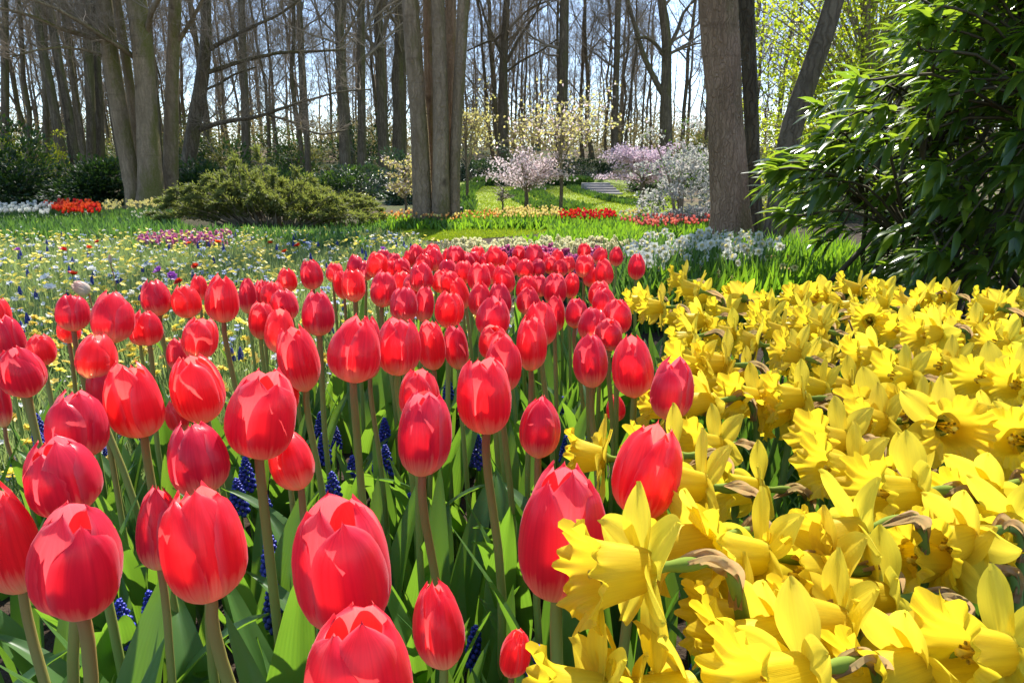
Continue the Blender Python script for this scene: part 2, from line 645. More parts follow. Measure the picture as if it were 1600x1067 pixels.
# ================================================================== SETTING
def build_ground():
    xs = np.concatenate([np.linspace(-600, -70, 12), np.linspace(-64, 64, 108), np.linspace(70, 600, 12)])
    ys = np.concatenate([np.linspace(-20, -2, 5), np.linspace(0, 40, 90), np.linspace(41, 110, 60), np.linspace(120, 700, 14)])
    X, Y = np.meshgrid(xs, ys, indexing='ij')
    Z = ground_z(X, Y)
    k = len(ys)
    i = np.arange(len(xs) - 1)[:, None] * k
    j = np.arange(k - 1)[None]
    Q = np.stack([i + j, i + k + j, i + k + j + 1, i + j + 1], -1).reshape(-1, 4)
    mb = MB()
    mb.add(np.stack([X, Y, Z], -1), Q)
    m, nt, out = nm('soil and woodland floor')
    tc = nt.nodes.new('ShaderNodeTexCoord')
    n1 = noise(nt, 7, 6, .65)
    n2 = noise(nt, .35, 4, .6)
    soil = mixc(nt, mrange(nt, n1, .3, .7), (.026, .018, .012), (.07, .048, .032))
    litter = mixc(nt, mrange(nt, n1, .3, .7), (.085, .060, .035), (.16, .12, .07))
    green = mixc(nt, mrange(nt, n1, .3, .7), (.045, .075, .018), (.08, .12, .03))
    far = mixc(nt, mrange(nt, n2, .42, .62), litter, green)
    sep = nt.nodes.new('ShaderNodeSeparateXYZ')
    nt.links.new(tc.outputs['Object'], sep.inputs[0])
    col = mixc(nt, mrange(nt, sep.outputs[1], 9, 16), soil, far)
    p = node(nt, 'ShaderNodeBsdfPrincipled')
    p.inputs['Roughness'].default_value = .95
    p.inputs['Specular IOR Level'].default_value = .15
    nt.links.new(col, p.inputs['Base Color'])
    b = node(nt, 'ShaderNodeBump')
    b.inputs['Strength'].default_value = .9
    b.inputs['Distance'].default_value = .03
    nt.links.new(noise(nt, 25, 5, .7), b.inputs['Height'])
    nt.links.new(b.outputs[0], p.inputs['Normal'])
    nt.links.new(p.outputs[0], out.inputs[0])
    kind(mb.obj('ground', m), 'structure')
    # clods on the near soil
    rng = np.random.default_rng(3)
    cl = MB()
    for _ in range(420):
        x, y = rng.uniform(-1.6, 1.7), rng.uniform(.2, 2.6)
        s = rng.uniform(.006, .02)
        th = np.arange(6) * math.pi / 3
        ring = np.stack([np.cos(th), np.sin(th), 0 * th], 1) * rng.uniform(.7, 1.2, (6, 1)) * s
        V = np.concatenate([ring + (0, 0, -.2 * s), ring * .7 + (0, 0, .5 * s), [[0, 0, .75 * s]]]) + (x, y, 0)
        j = np.arange(6); j2 = (j + 1) % 6
        cl.add(V, np.stack([j, j2, j2 + 6, j + 6], 1), np.stack([j + 6, j2 + 6, np.full(6, 12)], 1))
    kind(cl.obj('soil_crumbs', M['soil']), 'stuff')


build_ground()


def lawn_mat():
    m, nt, out = nm('mown grass')
    n1 = noise(nt, 90, 4, .7)
    n2 = noise(nt, 1.3, 3, .5)
    col = mixc(nt, mrange(nt, n1, .3, .7), (.15, .21, .012), (.23, .30, .02))
    col = mixc(nt, mrange(nt, n2, .4, .65, 0, .4), col, (.27, .31, .03))
    p = node(nt, 'ShaderNodeBsdfPrincipled')
    p.inputs['Roughness'].default_value = .8
    p.inputs['Specular IOR Level'].default_value = .2
    nt.links.new(col, p.inputs['Base Color'])
    b = node(nt, 'ShaderNodeBump')
    b.inputs['Strength'].default_value = .7
    b.inputs['Distance'].default_value = .02
    nt.links.new(n1, b.inputs['Height'])
    nt.links.new(b.outputs[0], p.inputs['Normal'])
    nt.links.new(p.outputs[0], out.inputs[0])
    return m


M['lawn'] = lawn_mat()


def sheet(name, rows, lift=.004, nx=24, mat='lawn'):
    """rows: (Y, x0, x1) -> a sheet lying just above the terrain"""
    rows = sorted(rows)
    Ys = np.array([r[0] for r in rows])
    yy = np.linspace(Ys[0], Ys[-1], 60)
    x0 = np.interp(yy, Ys, [r[1] for r in rows])
    x1 = np.interp(yy, Ys, [r[2] for r in rows])
    u = np.linspace(0, 1, nx)
    X = x0[:, None] + (x1 - x0)[:, None] * u[None]
    Y = np.repeat(yy[:, None], nx, 1)
    Z = ground_z(X, Y) + lift
    i = np.arange(59)[:, None] * nx
    j = np.arange(nx - 1)[None]
    Q = np.stack([i + j, i + j + 1, i + nx + j + 1, i + nx + j], -1).reshape(-1, 4)
    mb = MB()
    mb.add(np.stack([X, Y, Z], -1), Q)
    return kind(mb.obj(name, M[mat]), 'structure'), (Ys, [r[1] for r in rows], [r[2] for r in rows])


def row_px(y, xa, xb):
    p, q = on_ground(xa, y), on_ground(xb, y)
    return (p[1], p[0], q[0])


near_rows = [row_px(377, 640, 700), row_px(373, 600, 760), row_px(368, 585, 830), row_px(362, 560, 860), row_px(356, 575, 880), row_px(350, 600, 900), row_px(346, 610, 900), row_px(342, 610, 880)]
_, LAWN1 = sheet('lawn', near_rows)
far_rows = [(12.3, -1.2, 3.3), (14, -1.3, 3.4), (17, -1.5, 4.0), (20, -1.8, 4.5), (24, -2.4, 4.6), (27, -3.5, 5)]
_, LAWN2 = sheet('back_lawn', far_rows, nx=40)


M['grass'] = leafy('grass blade', (.10, .17, .03), (.16, .24, .05), (.34, .46, .04), tw=.4, rough=.5, spec=.3)
M['lawn_blade'] = leafy('lawn blade', (.16, .22, .014), (.24, .30, .02), (.46, .54, .02), tw=.35, rough=.5, spec=.25)
M['bulb_leaf'] = leafy('bulb foliage', (.055, .12, .03), (.09, .165, .045), (.20, .36, .05), tw=.38, rough=.42, spec=.4)
M['bulb_leaf_bright'] = leafy('bright bulb foliage', (.075, .16, .02), (.11, .21, .03), (.34, .56, .025), tw=.42, rough=.42, spec=.4)


def blades(name, XY, h, w, mat, seed, lean=.35, tmpl=T_BLADE, zoff=0.0):
    rng = np.random.default_rng(seed)
    XY = np.asarray(XY)
    n = len(XY)
    P = np.stack([XY[:, 0], XY[:, 1], ground_z(XY[:, 0], XY[:, 1]) + zoff], 1)
    D = rng.normal(0, lean, (n, 3)); D[:, 2] = 1
    N = rdir(rng, n); N[:, 2] *= .2
    mb = MB()
    L = h * rng.uniform(.6, 1.15, n)
    leaves(mb, P, D, N, L, w * rng.uniform(.7, 1.2, n), tmpl, rng.uniform(0, 1, n))
    return kind(mb.obj(name, M[mat]), 'stuff')


rng = np.random.default_rng(11)
# short blades that give both lawns their nap and a soft edge
def in_rows(n, L, y0, y1, rng):
    y = rng.uniform(y0, y1, n)
    a, b = np.interp(y, L[0], L[1]), np.interp(y, L[0], L[2])
    return np.stack([a + (b - a) * rng.uniform(-.01, 1.01, n), y], 1)


blades('lawn_grass', in_rows(30000, LAWN1, LAWN1[0][0], LAWN1[0][-1], rng), .035, .004, 'lawn_blade', 12, .5)
blades('back_lawn_grass', in_rows(22000, LAWN2, 12.3, 24, rng), .05, .007, 'lawn_blade', 13, .5)

# ================================================================== TREES
def twigs(mb, P, D, L, r, rng):
    """many thin three-sided shoots at once, each with one bend"""
    n = len(P)
    D, S, N = frames(np.asarray(D, float), rdir(rng, n))
    L = np.broadcast_to(L, (n,))[:, None]
    r = np.broadcast_to(r, (n,))[:, None]
    mid = P + D * L * .5 + rdir(rng, n) * L * .07
    D2 = D + rdir(rng, n) * .35 + np.array([0, 0, .12])
    end = mid + D2 / np.linalg.norm(D2, axis=1)[:, None] * L * .5
    rings = []
    for c_, q in ((P, 1.0), (mid, .7), (end, .35)):
        for k in range(3):
            a = k * 2.0944
            rings.append(c_ + r * q * (math.cos(a) * S + math.sin(a) * N))
    V = np.stack(rings, 1).reshape(-1, 3)
    q = []
    for g in (0, 3):
        for k in range(3):
            q.append([g + k, g + (k + 1) % 3, g + 3 + (k + 1) % 3, g + 3 + k])
    Q = (np.array(q)[None] + (np.arange(n) * 9)[:, None, None]).reshape(-1, 4)
    mb.add(V, Q, None, 0, 0, np.repeat(rng.uniform(0, 1, n), 9))
    return mid, end, D


def fine_shoots(mb, rng, pts, d, L, r, k):
    """a spray of twigs and their side twigs along a thin branch"""
    n = k
    f = rng.uniform(.1, 1, n)
    i = np.minimum(len(pts) - 2, (f * (len(pts) - 1)).astype(int))
    g = (f * (len(pts) - 1) - i)[:, None]
    P = pts[i] * (1 - g) + pts[i + 1] * g
    T = pts[i + 1] - pts[i]
    T = T / np.linalg.norm(T, axis=1)[:, None]
    D = T * .75 + rdir(rng, n) * .8 + np.array([0, 0, .15])
    m, e, D = twigs(mb, P, D, L * rng.uniform(.5, 1.1, n), r, rng)
    P2 = np.concatenate([m, m, e * .6 + m * .4])
    D2 = np.tile(D, (3, 1)) * .8 + rdir(rng, 3 * n) * .75
    twigs(mb, P2, D2, L * .5 * rng.uniform(.5, 1.1, 3 * n), r * .75, rng)


def grow(mb, rng, p, d, L, r, lev, cfg):
    """a wandering limb with its side shoots"""
    nseg = max(3, cfg['seg'][lev])
    pts = [np.array(p, float)]
    d = unit(d)
    for i in range(nseg):
        d = unit(d + rng.normal(0, cfg['wander'][lev], 3) + np.array([0, 0, cfg['up'][lev]]))
        pts.append(pts[-1] + d * L / nseg)
    pts = np.array(pts)
    rad = r * (1 - np.linspace(0, 1, nseg + 1) ** 1.2 * .78)
    tube(mb, pts, rad, cfg['sides'][lev], rng.uniform())
    if lev + 1 == len(cfg['n']) and cfg.get('fine'):
        k, fl, fr = cfg['fine']
        fine_shoots(mb, rng, pts, d, fl * rng.uniform(.7, 1.2), fr, k)
    if lev + 1 < len(cfg['n']):
        k = cfg['n'][lev + 1]
        for q in range(k):
            f = rng.uniform(cfg['from'][lev], 1.0)
            i = min(nseg - 1, int(f * nseg))
            g = f * nseg - i
            pp = pts[i] * (1 - g) + pts[i + 1] * g
            tt = unit(pts[i + 1] - pts[i])
            side = unit(np.cross(tt, rdir(rng, 1)[0]))
            ang = R(rng.uniform(*cfg['angle']))
            dd = tt * math.cos(ang) + side * math.sin(ang)
            Lc = L * cfg['ratio'][lev] * rng.uniform(.6, 1.2) * (1.15 - .6 * f)
            grow(mb, rng, pp, dd, Lc, max(cfg['rmin'], rad[i] * cfg['rr'] * rng.uniform(.7, 1)), lev + 1, cfg)


WOOD = dict(seg=[7, 6, 5, 4, 3], wander=[.17, .20, .22, .22, .2], up=[.11, .08, .05, .03, 0], sides=[5, 4, 3, 3, 3], n=[1, 6, 4], **{'from': [.15, .2, .25, .3]}, angle=(25, 60), ratio=[.5, .55, .6, .6], rr=.5, rmin=.006, fine=(4, .66, .0046))


def forest_tree(seed, H=17.0, r=.2, lean=(0, 0), nlimb=17, first=.16, fork=0, cfg=WOOD, spread=1.0):
    """returns (trunk, crown) with the foot at the origin"""
    rng = np.random.default_rng(seed)
    tr, cr = MB(), MB()
    n = 16
    z = np.linspace(0, 1, n)
    wx = np.cumsum(rng.normal(0, .085, n)) * 1.1; wy = np.cumsum(rng.normal(0, .05, n)) * .9
    wx -= wx[0]; wy -= wy[0]
    pts = np.stack([wx + lean[0] * z * H, wy + lean[1] * z * H, z * H - .1], 1)
    rad = r * (1 - .86 * z) + r * .45 * np.exp(-z * H / .28)
    ph = rng.uniform(0, 6, 3)
    tube(tr, pts, rad, 10, rng.uniform(), wob=lambda th, u: 1 + .05 * np.sin(3 * th + ph[0] + 4 * u) + .04 * np.sin(5 * th + ph[1]))
    for q in range(nlimb):
        f = first + (1 - first) * ((q + rng.uniform(0, 1)) / nlimb) ** .9
        i = min(n - 2, int(f * (n - 1)))
        p = pts[i] + (pts[i + 1] - pts[i]) * (f * (n - 1) - i)
        a = rng.uniform(0, 2 * math.pi)
        tilt = R(rng.uniform(28, 62))
        d = np.array([math.cos(a) * math.sin(tilt), math.sin(a) * math.sin(tilt), math.cos(tilt)])
        L = spread * H * rng.uniform(.16, .30) * (1.1 - .5 * f)
        grow(cr, rng, p, d, L, max(.012, rad[i] * rng.uniform(.28, .5)), 0, cfg)
    return tr, cr


FOREST = []
for k in range(9):
    rr = np.random.default_rng(100 + k)
    tr, cr = forest_tree(200 + k, H=rr.uniform(14, 19), r=rr.uniform(.06, .125), lean=(rr.uniform(-.07, .07), rr.uniform(-.06, .06)), nlimb=int(rr.integers(18, 25)), first=rr.uniform(.05, .20))
    FOREST.append((tr.mesh('trunk', M['bark_wood']), cr.mesh('crown', M['twig'])))


def put_tree(k, x, y, s, rz, label, group):
    t = thing('bare_tree', (x, y, float(ground_z(x, y))), label, 'tree', group, rz)
    t.scale = (s, s, s)
    link('trunk', FOREST[k][0], t)
    link('crown', FOREST[k][1], t)
    return t


rng = np.random.default_rng(5)
spots = []
tries = 0
while len(spots) < 175 and tries < 20000:
    tries += 1
    y = rng.uniform(26, 74)
    x = rng.uniform(-.86, .86) * (y + 4)
    if y < 34 and -3 < x < 8:          # keep the far lawn and its glade open
        continue
    if any((x - a) ** 2 + (y - b) ** 2 < (1.1 + .012 * y) ** 2 for a, b in spots):
        continue
    spots.append((x, y))
for i, (x, y) in enumerate(spots):
    put_tree(int(rng.integers(0, 9)), x, y, rng.uniform(.85, 1.25), rng.uniform(0, 6.28),
             'slender bare grey tree among many alike in the wood behind the garden', 'bare trees of the wood behind the garden')

# the closed mass of the wood farther back
low = dict(WOOD); low['n'] = [1, 5]; low['seg'] = [5, 4, 3]; low['fine'] = (3, 1.1, .008)
LOWS = [forest_tree(300 + k, H=16, r=.15, nlimb=18, first=.05, cfg=low, spread=1.1) for k in range(4)]
mbw = MB()
for q in range(170):
    y = rng.uniform(72, 112)
    x = rng.uniform(-.9, .9) * y
    a = rng.uniform(0, 6.28); s = rng.uniform(.8, 1.2)
    M3 = np.array([[math.cos(a), -math.sin(a), 0], [math.sin(a), math.cos(a), 0], [0, 0, 1]]) * s
    for part in LOWS[int(rng.integers(0, 4))]:
        mbw.merge(part, M3, (x, y, float(ground_z(x, y))))
kind(mbw.obj('distant_woods', M['bark_far']), 'stuff')

# brown and olive scrub under the trees
M['scrub'] = leafy('brown scrub', (.22, .155, .08), (.17, .16, .06), (.40, .30, .12), tw=.35, rough=.7, spec=.15, cc=(.10, .16, .03))
mb = MB()
for q in range(300):
    y = rng.uniform(30, 95); x = rng.uniform(-.85, .85) * (y + 3)
    if y < 36 and -4 < x < 8:
        continue
    n = 240
    r_ = rng.uniform(1.2, 2.6); h = rng.uniform(1.0, 2.2) * (1 + .020 * max(0, y - 30))
    P = rng.normal(0, .5, (n, 3)) * (r_, r_, 0)
    P[:, 2] = rng.uniform(0, 1, n) ** .8 * h * np.exp(-.25 * (P[:, 0] ** 2 + P[:, 1] ** 2) / r_ ** 2)
    P += (x, y, float(ground_z(x, y)))
    leaves(mb, P, rdir(rng, n), rdir(rng, n), rng.uniform(.10, .2, n), rng.uniform(.03, .06, n), T_QUAD, rng.uniform(0, 1, n))
for q in range(260):
    y = rng.uniform(76, 116); x = rng.uniform(-.9, .9) * y
    n = 230
    P = rng.normal(0, .5, (n, 3)) * (3.2, 2.5, 0)
    P[:, 2] = rng.uniform(0, 1, n) ** 1.3 * rng.uniform(3.5, 7.5)
    P += (x, y, float(ground_z(x, y)))
    D_ = rdir(rng, n); D_[:, 2] += .8
    leaves(mb, P, D_, rdir(rng, n), rng.uniform(.3, .8, n), rng.uniform(.02, .06, n), T_QUAD, rng.uniform(0, .85, n))
kind(mb.obj('woodland_scrub', M['scrub']), 'stuff')

TWIGS = dict(seg=[6, 5, 4, 3], wander=[.14, .18, .22, .2], up=[.06, .05, .03, 0], sides=[5, 4, 3, 3], n=[1, 5, 4], **{'from': [.2, .2, .2]}, angle=(25, 65), ratio=[.5, .5, .5], rr=.5, rmin=.003, fine=(4, .30, .0026))


def px_tube(mb, pl, Y, rng, sides=14, flare=0.0, foot=None, over=None, n=40, wobble=.05):
    """a stem given as photo points (x, y, width) standing at distance Y (or one Y per point)"""
    pts, rad = [], []
    for i, (x, y, w) in enumerate(pl):
        yy = Y[i] if np.ndim(Y) else Y
        p = at_y(x, y, yy)
        pts.append(p)
        zc = to_px(p)[2]
        rad.append(.5 * w * zc / F)
    if foot is not None:
        pts.insert(0, np.array([pts[0][0], pts[0][1], foot])); rad.insert(0, rad[0])
    if over is not None:
        d = unit(pts[-1] - pts[-2])
        for k in range(1, 4):
            pts.append(pts[-1] + (d + np.array([0, 0, .25])) * over / 3)
            rad.append(rad[-1] * .72)
    pts = np.array(pts)
    s_ = np.concatenate([[0], np.cumsum(np.linalg.norm(np.diff(pts, axis=0), axis=1))])
    q = np.linspace(0, s_[-1], 4 * n)
    D_ = np.stack([np.interp(q, s_, pts[:, i]) for i in range(3)], 1)
    for _ in range(6):
        D_[2:-2] = (D_[:-4] + D_[1:-3] + D_[2:-2] + D_[3:-1] + D_[4:]) / 5
    u_ = np.linspace(0, 1, 4 * n)
    v_ = np.linspace(0, 1, n) ** 1.25
    P = np.stack([np.interp(v_, u_, D_[:, i]) for i in range(3)], 1)
    rr = np.interp(v_ * s_[-1], s_, rad)
    if flare:
        rr = rr * (1 + 1.5 * flare * np.exp(-(P[:, 2] - P[0, 2]) / .16))
    ph = rng.uniform(0, 6, 4)
    hz = np.exp(-np.maximum(0, P[:, 2] - P[0, 2]) / .2)[:, None] * (1 if flare else 0)
    bumps = rng.normal(0, 1, (n, 1)) * .018
    if flare:
        sides = 22
    tube(mb, P, rr, sides, rng.uniform(), wob=lambda th, u: 1 + bumps + hz * .16 * np.sin(4 * th + ph[3]) + wobble * np.sin(2 * th + ph[0] + 3 * u) + wobble * .8 * np.sin(5 * th + ph[1] + 2 * u) + wobble * .5 * np.sin(9 * th + ph[2] - 4 * u) + .025 * np.sin(23 * u + ph[3]))
    return P, rr


def limbs_on(mb, rng, P, rr, n, L, lo=.3, hi=1.0, cfg=TWIGS, tilt=(30, 75), rk=(.25, .45), zmin=None):
    for q in range(n):
        f = lo + (hi - lo) * rng.uniform()
        i = min(len(P) - 2, int(f * (len(P) - 1)))
        if zmin is not None and P[i][2] < zmin:
            continue
        a = rng.uniform(0, 6.28); t = R(rng.uniform(*tilt))
        d = np.array([math.cos(a) * math.sin(t), math.sin(a) * math.sin(t), math.cos(t)])
        grow(mb, rng, P[i], d, L * rng.uniform(.6, 1.2), max(.01, rr[i] * rng.uniform(*rk)), 0, cfg)


def sprigs_on(mb, rng, P, n, L, r=.01, cfg=TWIGS):
    """shoots along a bare bough"""
    for q in range(n):
        i = int(rng.integers(1, len(P) - 1))
        d = unit(P[i + 1] - P[i - 1])
        side = rdir(rng, 1)[0]; side[2] = abs(side[2]) * .8
        grow(mb, rng, P[i], d * .6 + side, L * rng.uniform(.5, 1.2), r * rng.uniform(.6, 1.1), 1, cfg)


def hero(name, px, py, Y, label, stems, mat, boughs=(), seed=0, group=None, crown=14, crownL=2.6, over=7.0, zmin=2.2, twig='twig'):
    """stems: lists of (x, y, w) photo points from the foot up; boughs: (points, sprig count, sprig length, dY)"""
    rng = np.random.default_rng(seed)
    fp = at_y(px, py, Y)
    gz = float(ground_z(fp[0], fp[1]))
    base = np.array([fp[0], fp[1], gz])
    root = thing(name, tuple(base), label, 'tree', group)
    tm = M[mat]
    cr = MB()
    for st in stems:
        dy = st[0]
        mb = MB()
        P, rr = px_tube(mb, st[1], Y + dy, rng, flare=.22 if st[2] else 0, foot=gz - .12 if st[2] else None, over=over)
        mb.V = [v - base for v in mb.V]
        mb.obj('trunk', tm, root)
        limbs_on(cr, rng, P, rr, crown, crownL, .35, 1.0, zmin=zmin)
    for pl, ns, sl, dY in boughs:
        mb = MB()
        Ys = np.linspace(0, 1, len(pl)) * dY + Y
        P, rr = px_tube(mb, pl, Ys, rng, sides=8, n=22, wobble=.06)
        mb.V = [v - base for v in mb.V]
        mb.obj('bough', tm, root)
        sprigs_on(cr, rng, P, ns, sl, .012)
    cr.V = [v - base for v in cr.V]
    if cr.n:
        cr.obj('crown', M[twig], root)
    return root


# the five-stemmed tree on the lawn
hero('multi_stem_tree', 688, 350, 9.7, 'thick grey tree of five close stems standing on the small lawn', [
    (0, [(662, 350, 30), (659, 280, 28), (656, 200, 27), (646, 83, 25), (641, 0, 24)], 1),
    (.35, [(676, 348, 16), (672, 233, 14), (669, 120, 13), (667, 0, 13)], 1),
    (-.05, [(689, 351, 31), (689, 280, 27), (689, 200, 25), (687, 83, 23), (684, 0, 21)], 1),
    (.25, [(701, 348, 18), (702, 200, 17), (703, 83, 17), (704, 0, 17)], 1),
    (.02, [(709, 350, 17), (711, 233, 17), (717, 133, 17), (721, 67, 18), (724, 0, 18)], 1)], 'bark_hero', seed=21, crown=5, zmin=3.2)
# the stout brown tree with its darker companion stem
hero('brown_tree', 1145, 368, 7.6, 'stout brown ridged tree rising from white narcissi beside the laurel', [
    (0, [(1142, 372, 66), (1139, 300, 58), (1134, 200, 56), (1128, 100, 57), (1121, 0, 57)], 1)], 'bark_brown', seed=22, crown=7, zmin=3.6, over=3.2, crownL=2.0)
hero('dark_stem_tree', 1176, 365, 8.3, 'slim dark mossy trunk close behind the stout brown tree', [
    (0, [(1179, 362, 26), (1177, 250, 20), (1172, 120, 22), (1166, 0, 24)], 1)], 'bark_dark', seed=23, crown=5, zmin=3.6, over=3.0, crownL=2.0)
# leaning tree behind the laurel
hero('leaning_tree', 1200, 345, 7.2, 'leaning brown trunk half hidden behind the glossy laurel', [
    (0, [(1213, 345, 36), (1222, 265, 34), (1235, 200, 33), (1256, 140, 32), (1280, 77, 31), (1297, 27, 30), (1308, -10, 30)], 1)], 'bark_wood', seed=24, crown=5, zmin=2.8)
# twin trunks on the left
hero('twin_trunk_tree', 225, 320, 14.3, 'mossy twin trunked tree in front of the dark hedge beside the daffodils', [
    (0, [(212, 320, 27), (205, 275, 26), (197, 233, 26), (188, 180, 25), (180, 133, 24), (170, 67, 24), (162, 0, 24)], 1),
    (.5, [(222, 318, 15), (217, 253, 14), (210, 190, 13), (203, 133, 13), (192, 60, 13), (182, 0, 13)], 1),
    (-.1, [(237, 323, 44), (234, 270, 37), (230, 200, 33), (226, 110, 29), (219, 40, 31), (212, 0, 30)], 1)], 'bark_hero_left',
    boughs=[([(158, 64, 8), (130, 55, 7), (100, 48, 6), (50, 25, 5), (0, 13, 4), (-60, 5, 3)], 26, .9, -1.5),
            ([(163, 60, 10), (127, 33, 8), (100, 13, 7), (60, -20, 5)], 16, .9, -1.0),
            ([(212, 92, 8), (187, 73, 8), (160, 57, 7), (130, 37, 6), (80, 10, 4), (20, -10, 3)], 26, .9, -2.0),
            ([(172, 92, 5), (140, 80, 4), (100, 74, 3.5), (60, 78, 3), (10, 92, 2)], 18, .7, -.5),
            ([(228, 60, 9), (236, 20, 8), (260, -20, 6)], 12, .8, -.8)], seed=25, crown=7, zmin=3.2)
hero('straight_tree', 267, 303, 15.0, 'slim straight greenish trunk just beside the mossy twin trunks', [
    (0, [(267, 306, 22), (267, 250, 20), (268, 167, 19), (270, 100, 18), (272, 67, 18), (274, 0, 17)], 1)], 'bark_hero_left',
    boughs=[([(280, 63, 8), (295, 40, 6), (312, 10, 5), (325, -20, 4)], 14, .8, -.3)], seed=26, crown=6, zmin=3.2)
hero('spreading_tree', 293, 272, 17.0, 'dark leaning tree with two long horizontal mossy boughs', [
    (0, [(291, 275, 23), (303, 200, 21), (312, 150, 20), (318, 110, 19), (323, 60, 17), (322, 0, 15)], 1)], 'bark_wood',
    boughs=[([(310, 203, 9), (345, 191, 7), (400, 184, 6), (445, 168, 5), (483, 157, 4), (530, 143, 3), (580, 140, 2)], 34, .8, -1.5),
            ([(420, 180, 4), (455, 190, 3.5), (480, 205, 3), (505, 211, 2.5), (540, 204, 2)], 20, .6, -1.6),
            ([(325, 113, 8), (345, 107, 7), (373, 97, 6), (433, 83, 5), (490, 81, 4), (540, 78, 3)], 30, .9, .8),
            ([(322, 80, 7), (355, 62, 6), (395, 42, 5), (440, 22, 4), (480, -10, 3)], 22, .9, -.8),
            ([(322, 140, 4), (345, 130, 3.5), (365, 117, 3), (400, 105, 2)], 12, .6, .4)], seed=27, crown=6, zmin=3.0)
hero('woodland_tree', 97, 247, 21.0, 'grey pair of trunks leaning together behind the yellow green bushes', [
    (0, [(98, 252, 15), (88, 190, 14), (76, 120, 13), (63, 67, 12), (56, 0, 11)], 1),
    (.3, [(116, 247, 15), (106, 170, 13), (90, 90, 13), (76, 0, 12)], 1)], 'bark_wood', seed=28, crown=7, zmin=3.5)
hero('woodland_tree', 142, 248, 22.0, 'grey straight trunk with a thin dark one beside it above the hedge', [
    (0, [(142, 250, 15), (142, 180, 14), (139, 110, 14), (133, 0, 13)], 1),
    (.4, [(157, 248, 13), (156, 180, 11), (152, 100, 10), (147, 0, 9)], 1)], 'bark_wood', seed=29, crown=7, zmin=3.5)
hero('woodland_tree', 786, 240, 36.0, 'tall straight grey trunk with rising limbs beyond the back lawn', [
    (0, [(787, 248, 18), (786, 180, 15), (787, 100, 13), (790, 40, 11), (792, 0, 9)], 1)], 'bark_wood',
    boughs=[([(787, 105, 6), (800, 80, 5), (818, 50, 4), (838, 20, 3), (850, -10, 2)], 20, 1.8, -.5),
            ([(786, 90, 5), (772, 60, 4.5), (758, 30, 4), (748, -5, 3)], 18, 1.8, .5),
            ([(792, 112, 4), (815, 95, 3.5), (845, 80, 3), (870, 62, 2)], 16, 1.6, -.8),
            ([(730, 80, 2), (755, 68, 3), (775, 62, 3.5), (787, 50, 4)], 14, 1.6, 0)], seed=30, crown=16, crownL=3.4, over=8, zmin=3.0)
hero('gnarled_tree', 1040, 240, 27.0, 'gnarled dark old tree forking high up behind the purple cherry', [
    (0, [(1041, 250, 20), (1040, 180, 18), (1041, 110, 16), (1042, 60, 15), (1033, 0, 13)], 1)], 'bark_wood',
    boughs=[([(1037, 150, 9), (1022, 122, 9), (1006, 90, 8), (996, 55, 7), (985, 18, 6), (975, -15, 5)], 26, 1.5, -.5),
            ([(1042, 95, 7), (1026, 70, 6), (1010, 58, 5), (990, 62, 3)], 18, 1.3, -.4),
            ([(1042, 80, 7), (1058, 50, 6), (1068, 20, 5), (1090, -5, 4)], 18, 1.4, .4)], seed=31, crown=12, crownL=2.6, zmin=3.0)
for i, (x, yb, w, Y, lean, lab) in enumerate([
        (8, 235, 11, 24, 0, 'thin dark trunk rising over yellow bushes at the very edge'),
        (72, 225, 9, 27, -3, 'thin dark trunk behind the leaning grey pair'),
        (385, 232, 12, 25, -8, 'dark trunk in the wood behind the rhododendron, nearest of its clump'),
        (540, 262, 14, 22, -12, 'dark trunk leaning beside the glossy bushes behind the juniper'),
        (566, 262, 13, 23, -2, 'upright dark trunk above the glossy bushes near five-stemmed tree'),
        (600, 245, 15, 25, -10, 'leaning grey trunk just before the five-stemmed tree'),
        (622, 242, 16, 26, 2, 'dark straight trunk half hidden by the five-stemmed tree'),
        (482, 268, 8, 22, -14, 'thin dark trunk rising behind the juniper shrub'),
        (878, 238, 16, 33, 4, 'straight dark trunk behind the yellow leaved cherry'),
        (960, 232, 10, 34, 6, 'thin grey trunk between yellow leaved cherry and purple cherry')]):
    hero('woodland_tree', x, yb, Y, lab, [(0, [(x, yb + 6, w * 1.15), (x + lean * .3, yb * .66, w), (x + lean * .7, yb * .33, w * .92), (x + lean, 0, w * .85)], 1)], 'bark_wood', seed=40 + i, crown=20, crownL=3.2, zmin=2.4)

# ================================================================== SHRUBS
def envelope(rng, k=9):
    dirs = rdir(rng, k); amp = rng.uniform(-.22, .22, k); fr = rng.uniform(2, 5, k)

    def f(D):
        s = np.ones(len(D))
        for d, a, q in zip(dirs, amp, fr):
            s += a * np.cos(q * np.arccos(np.clip(D @ d, -1, 1)))
        return s
    return f


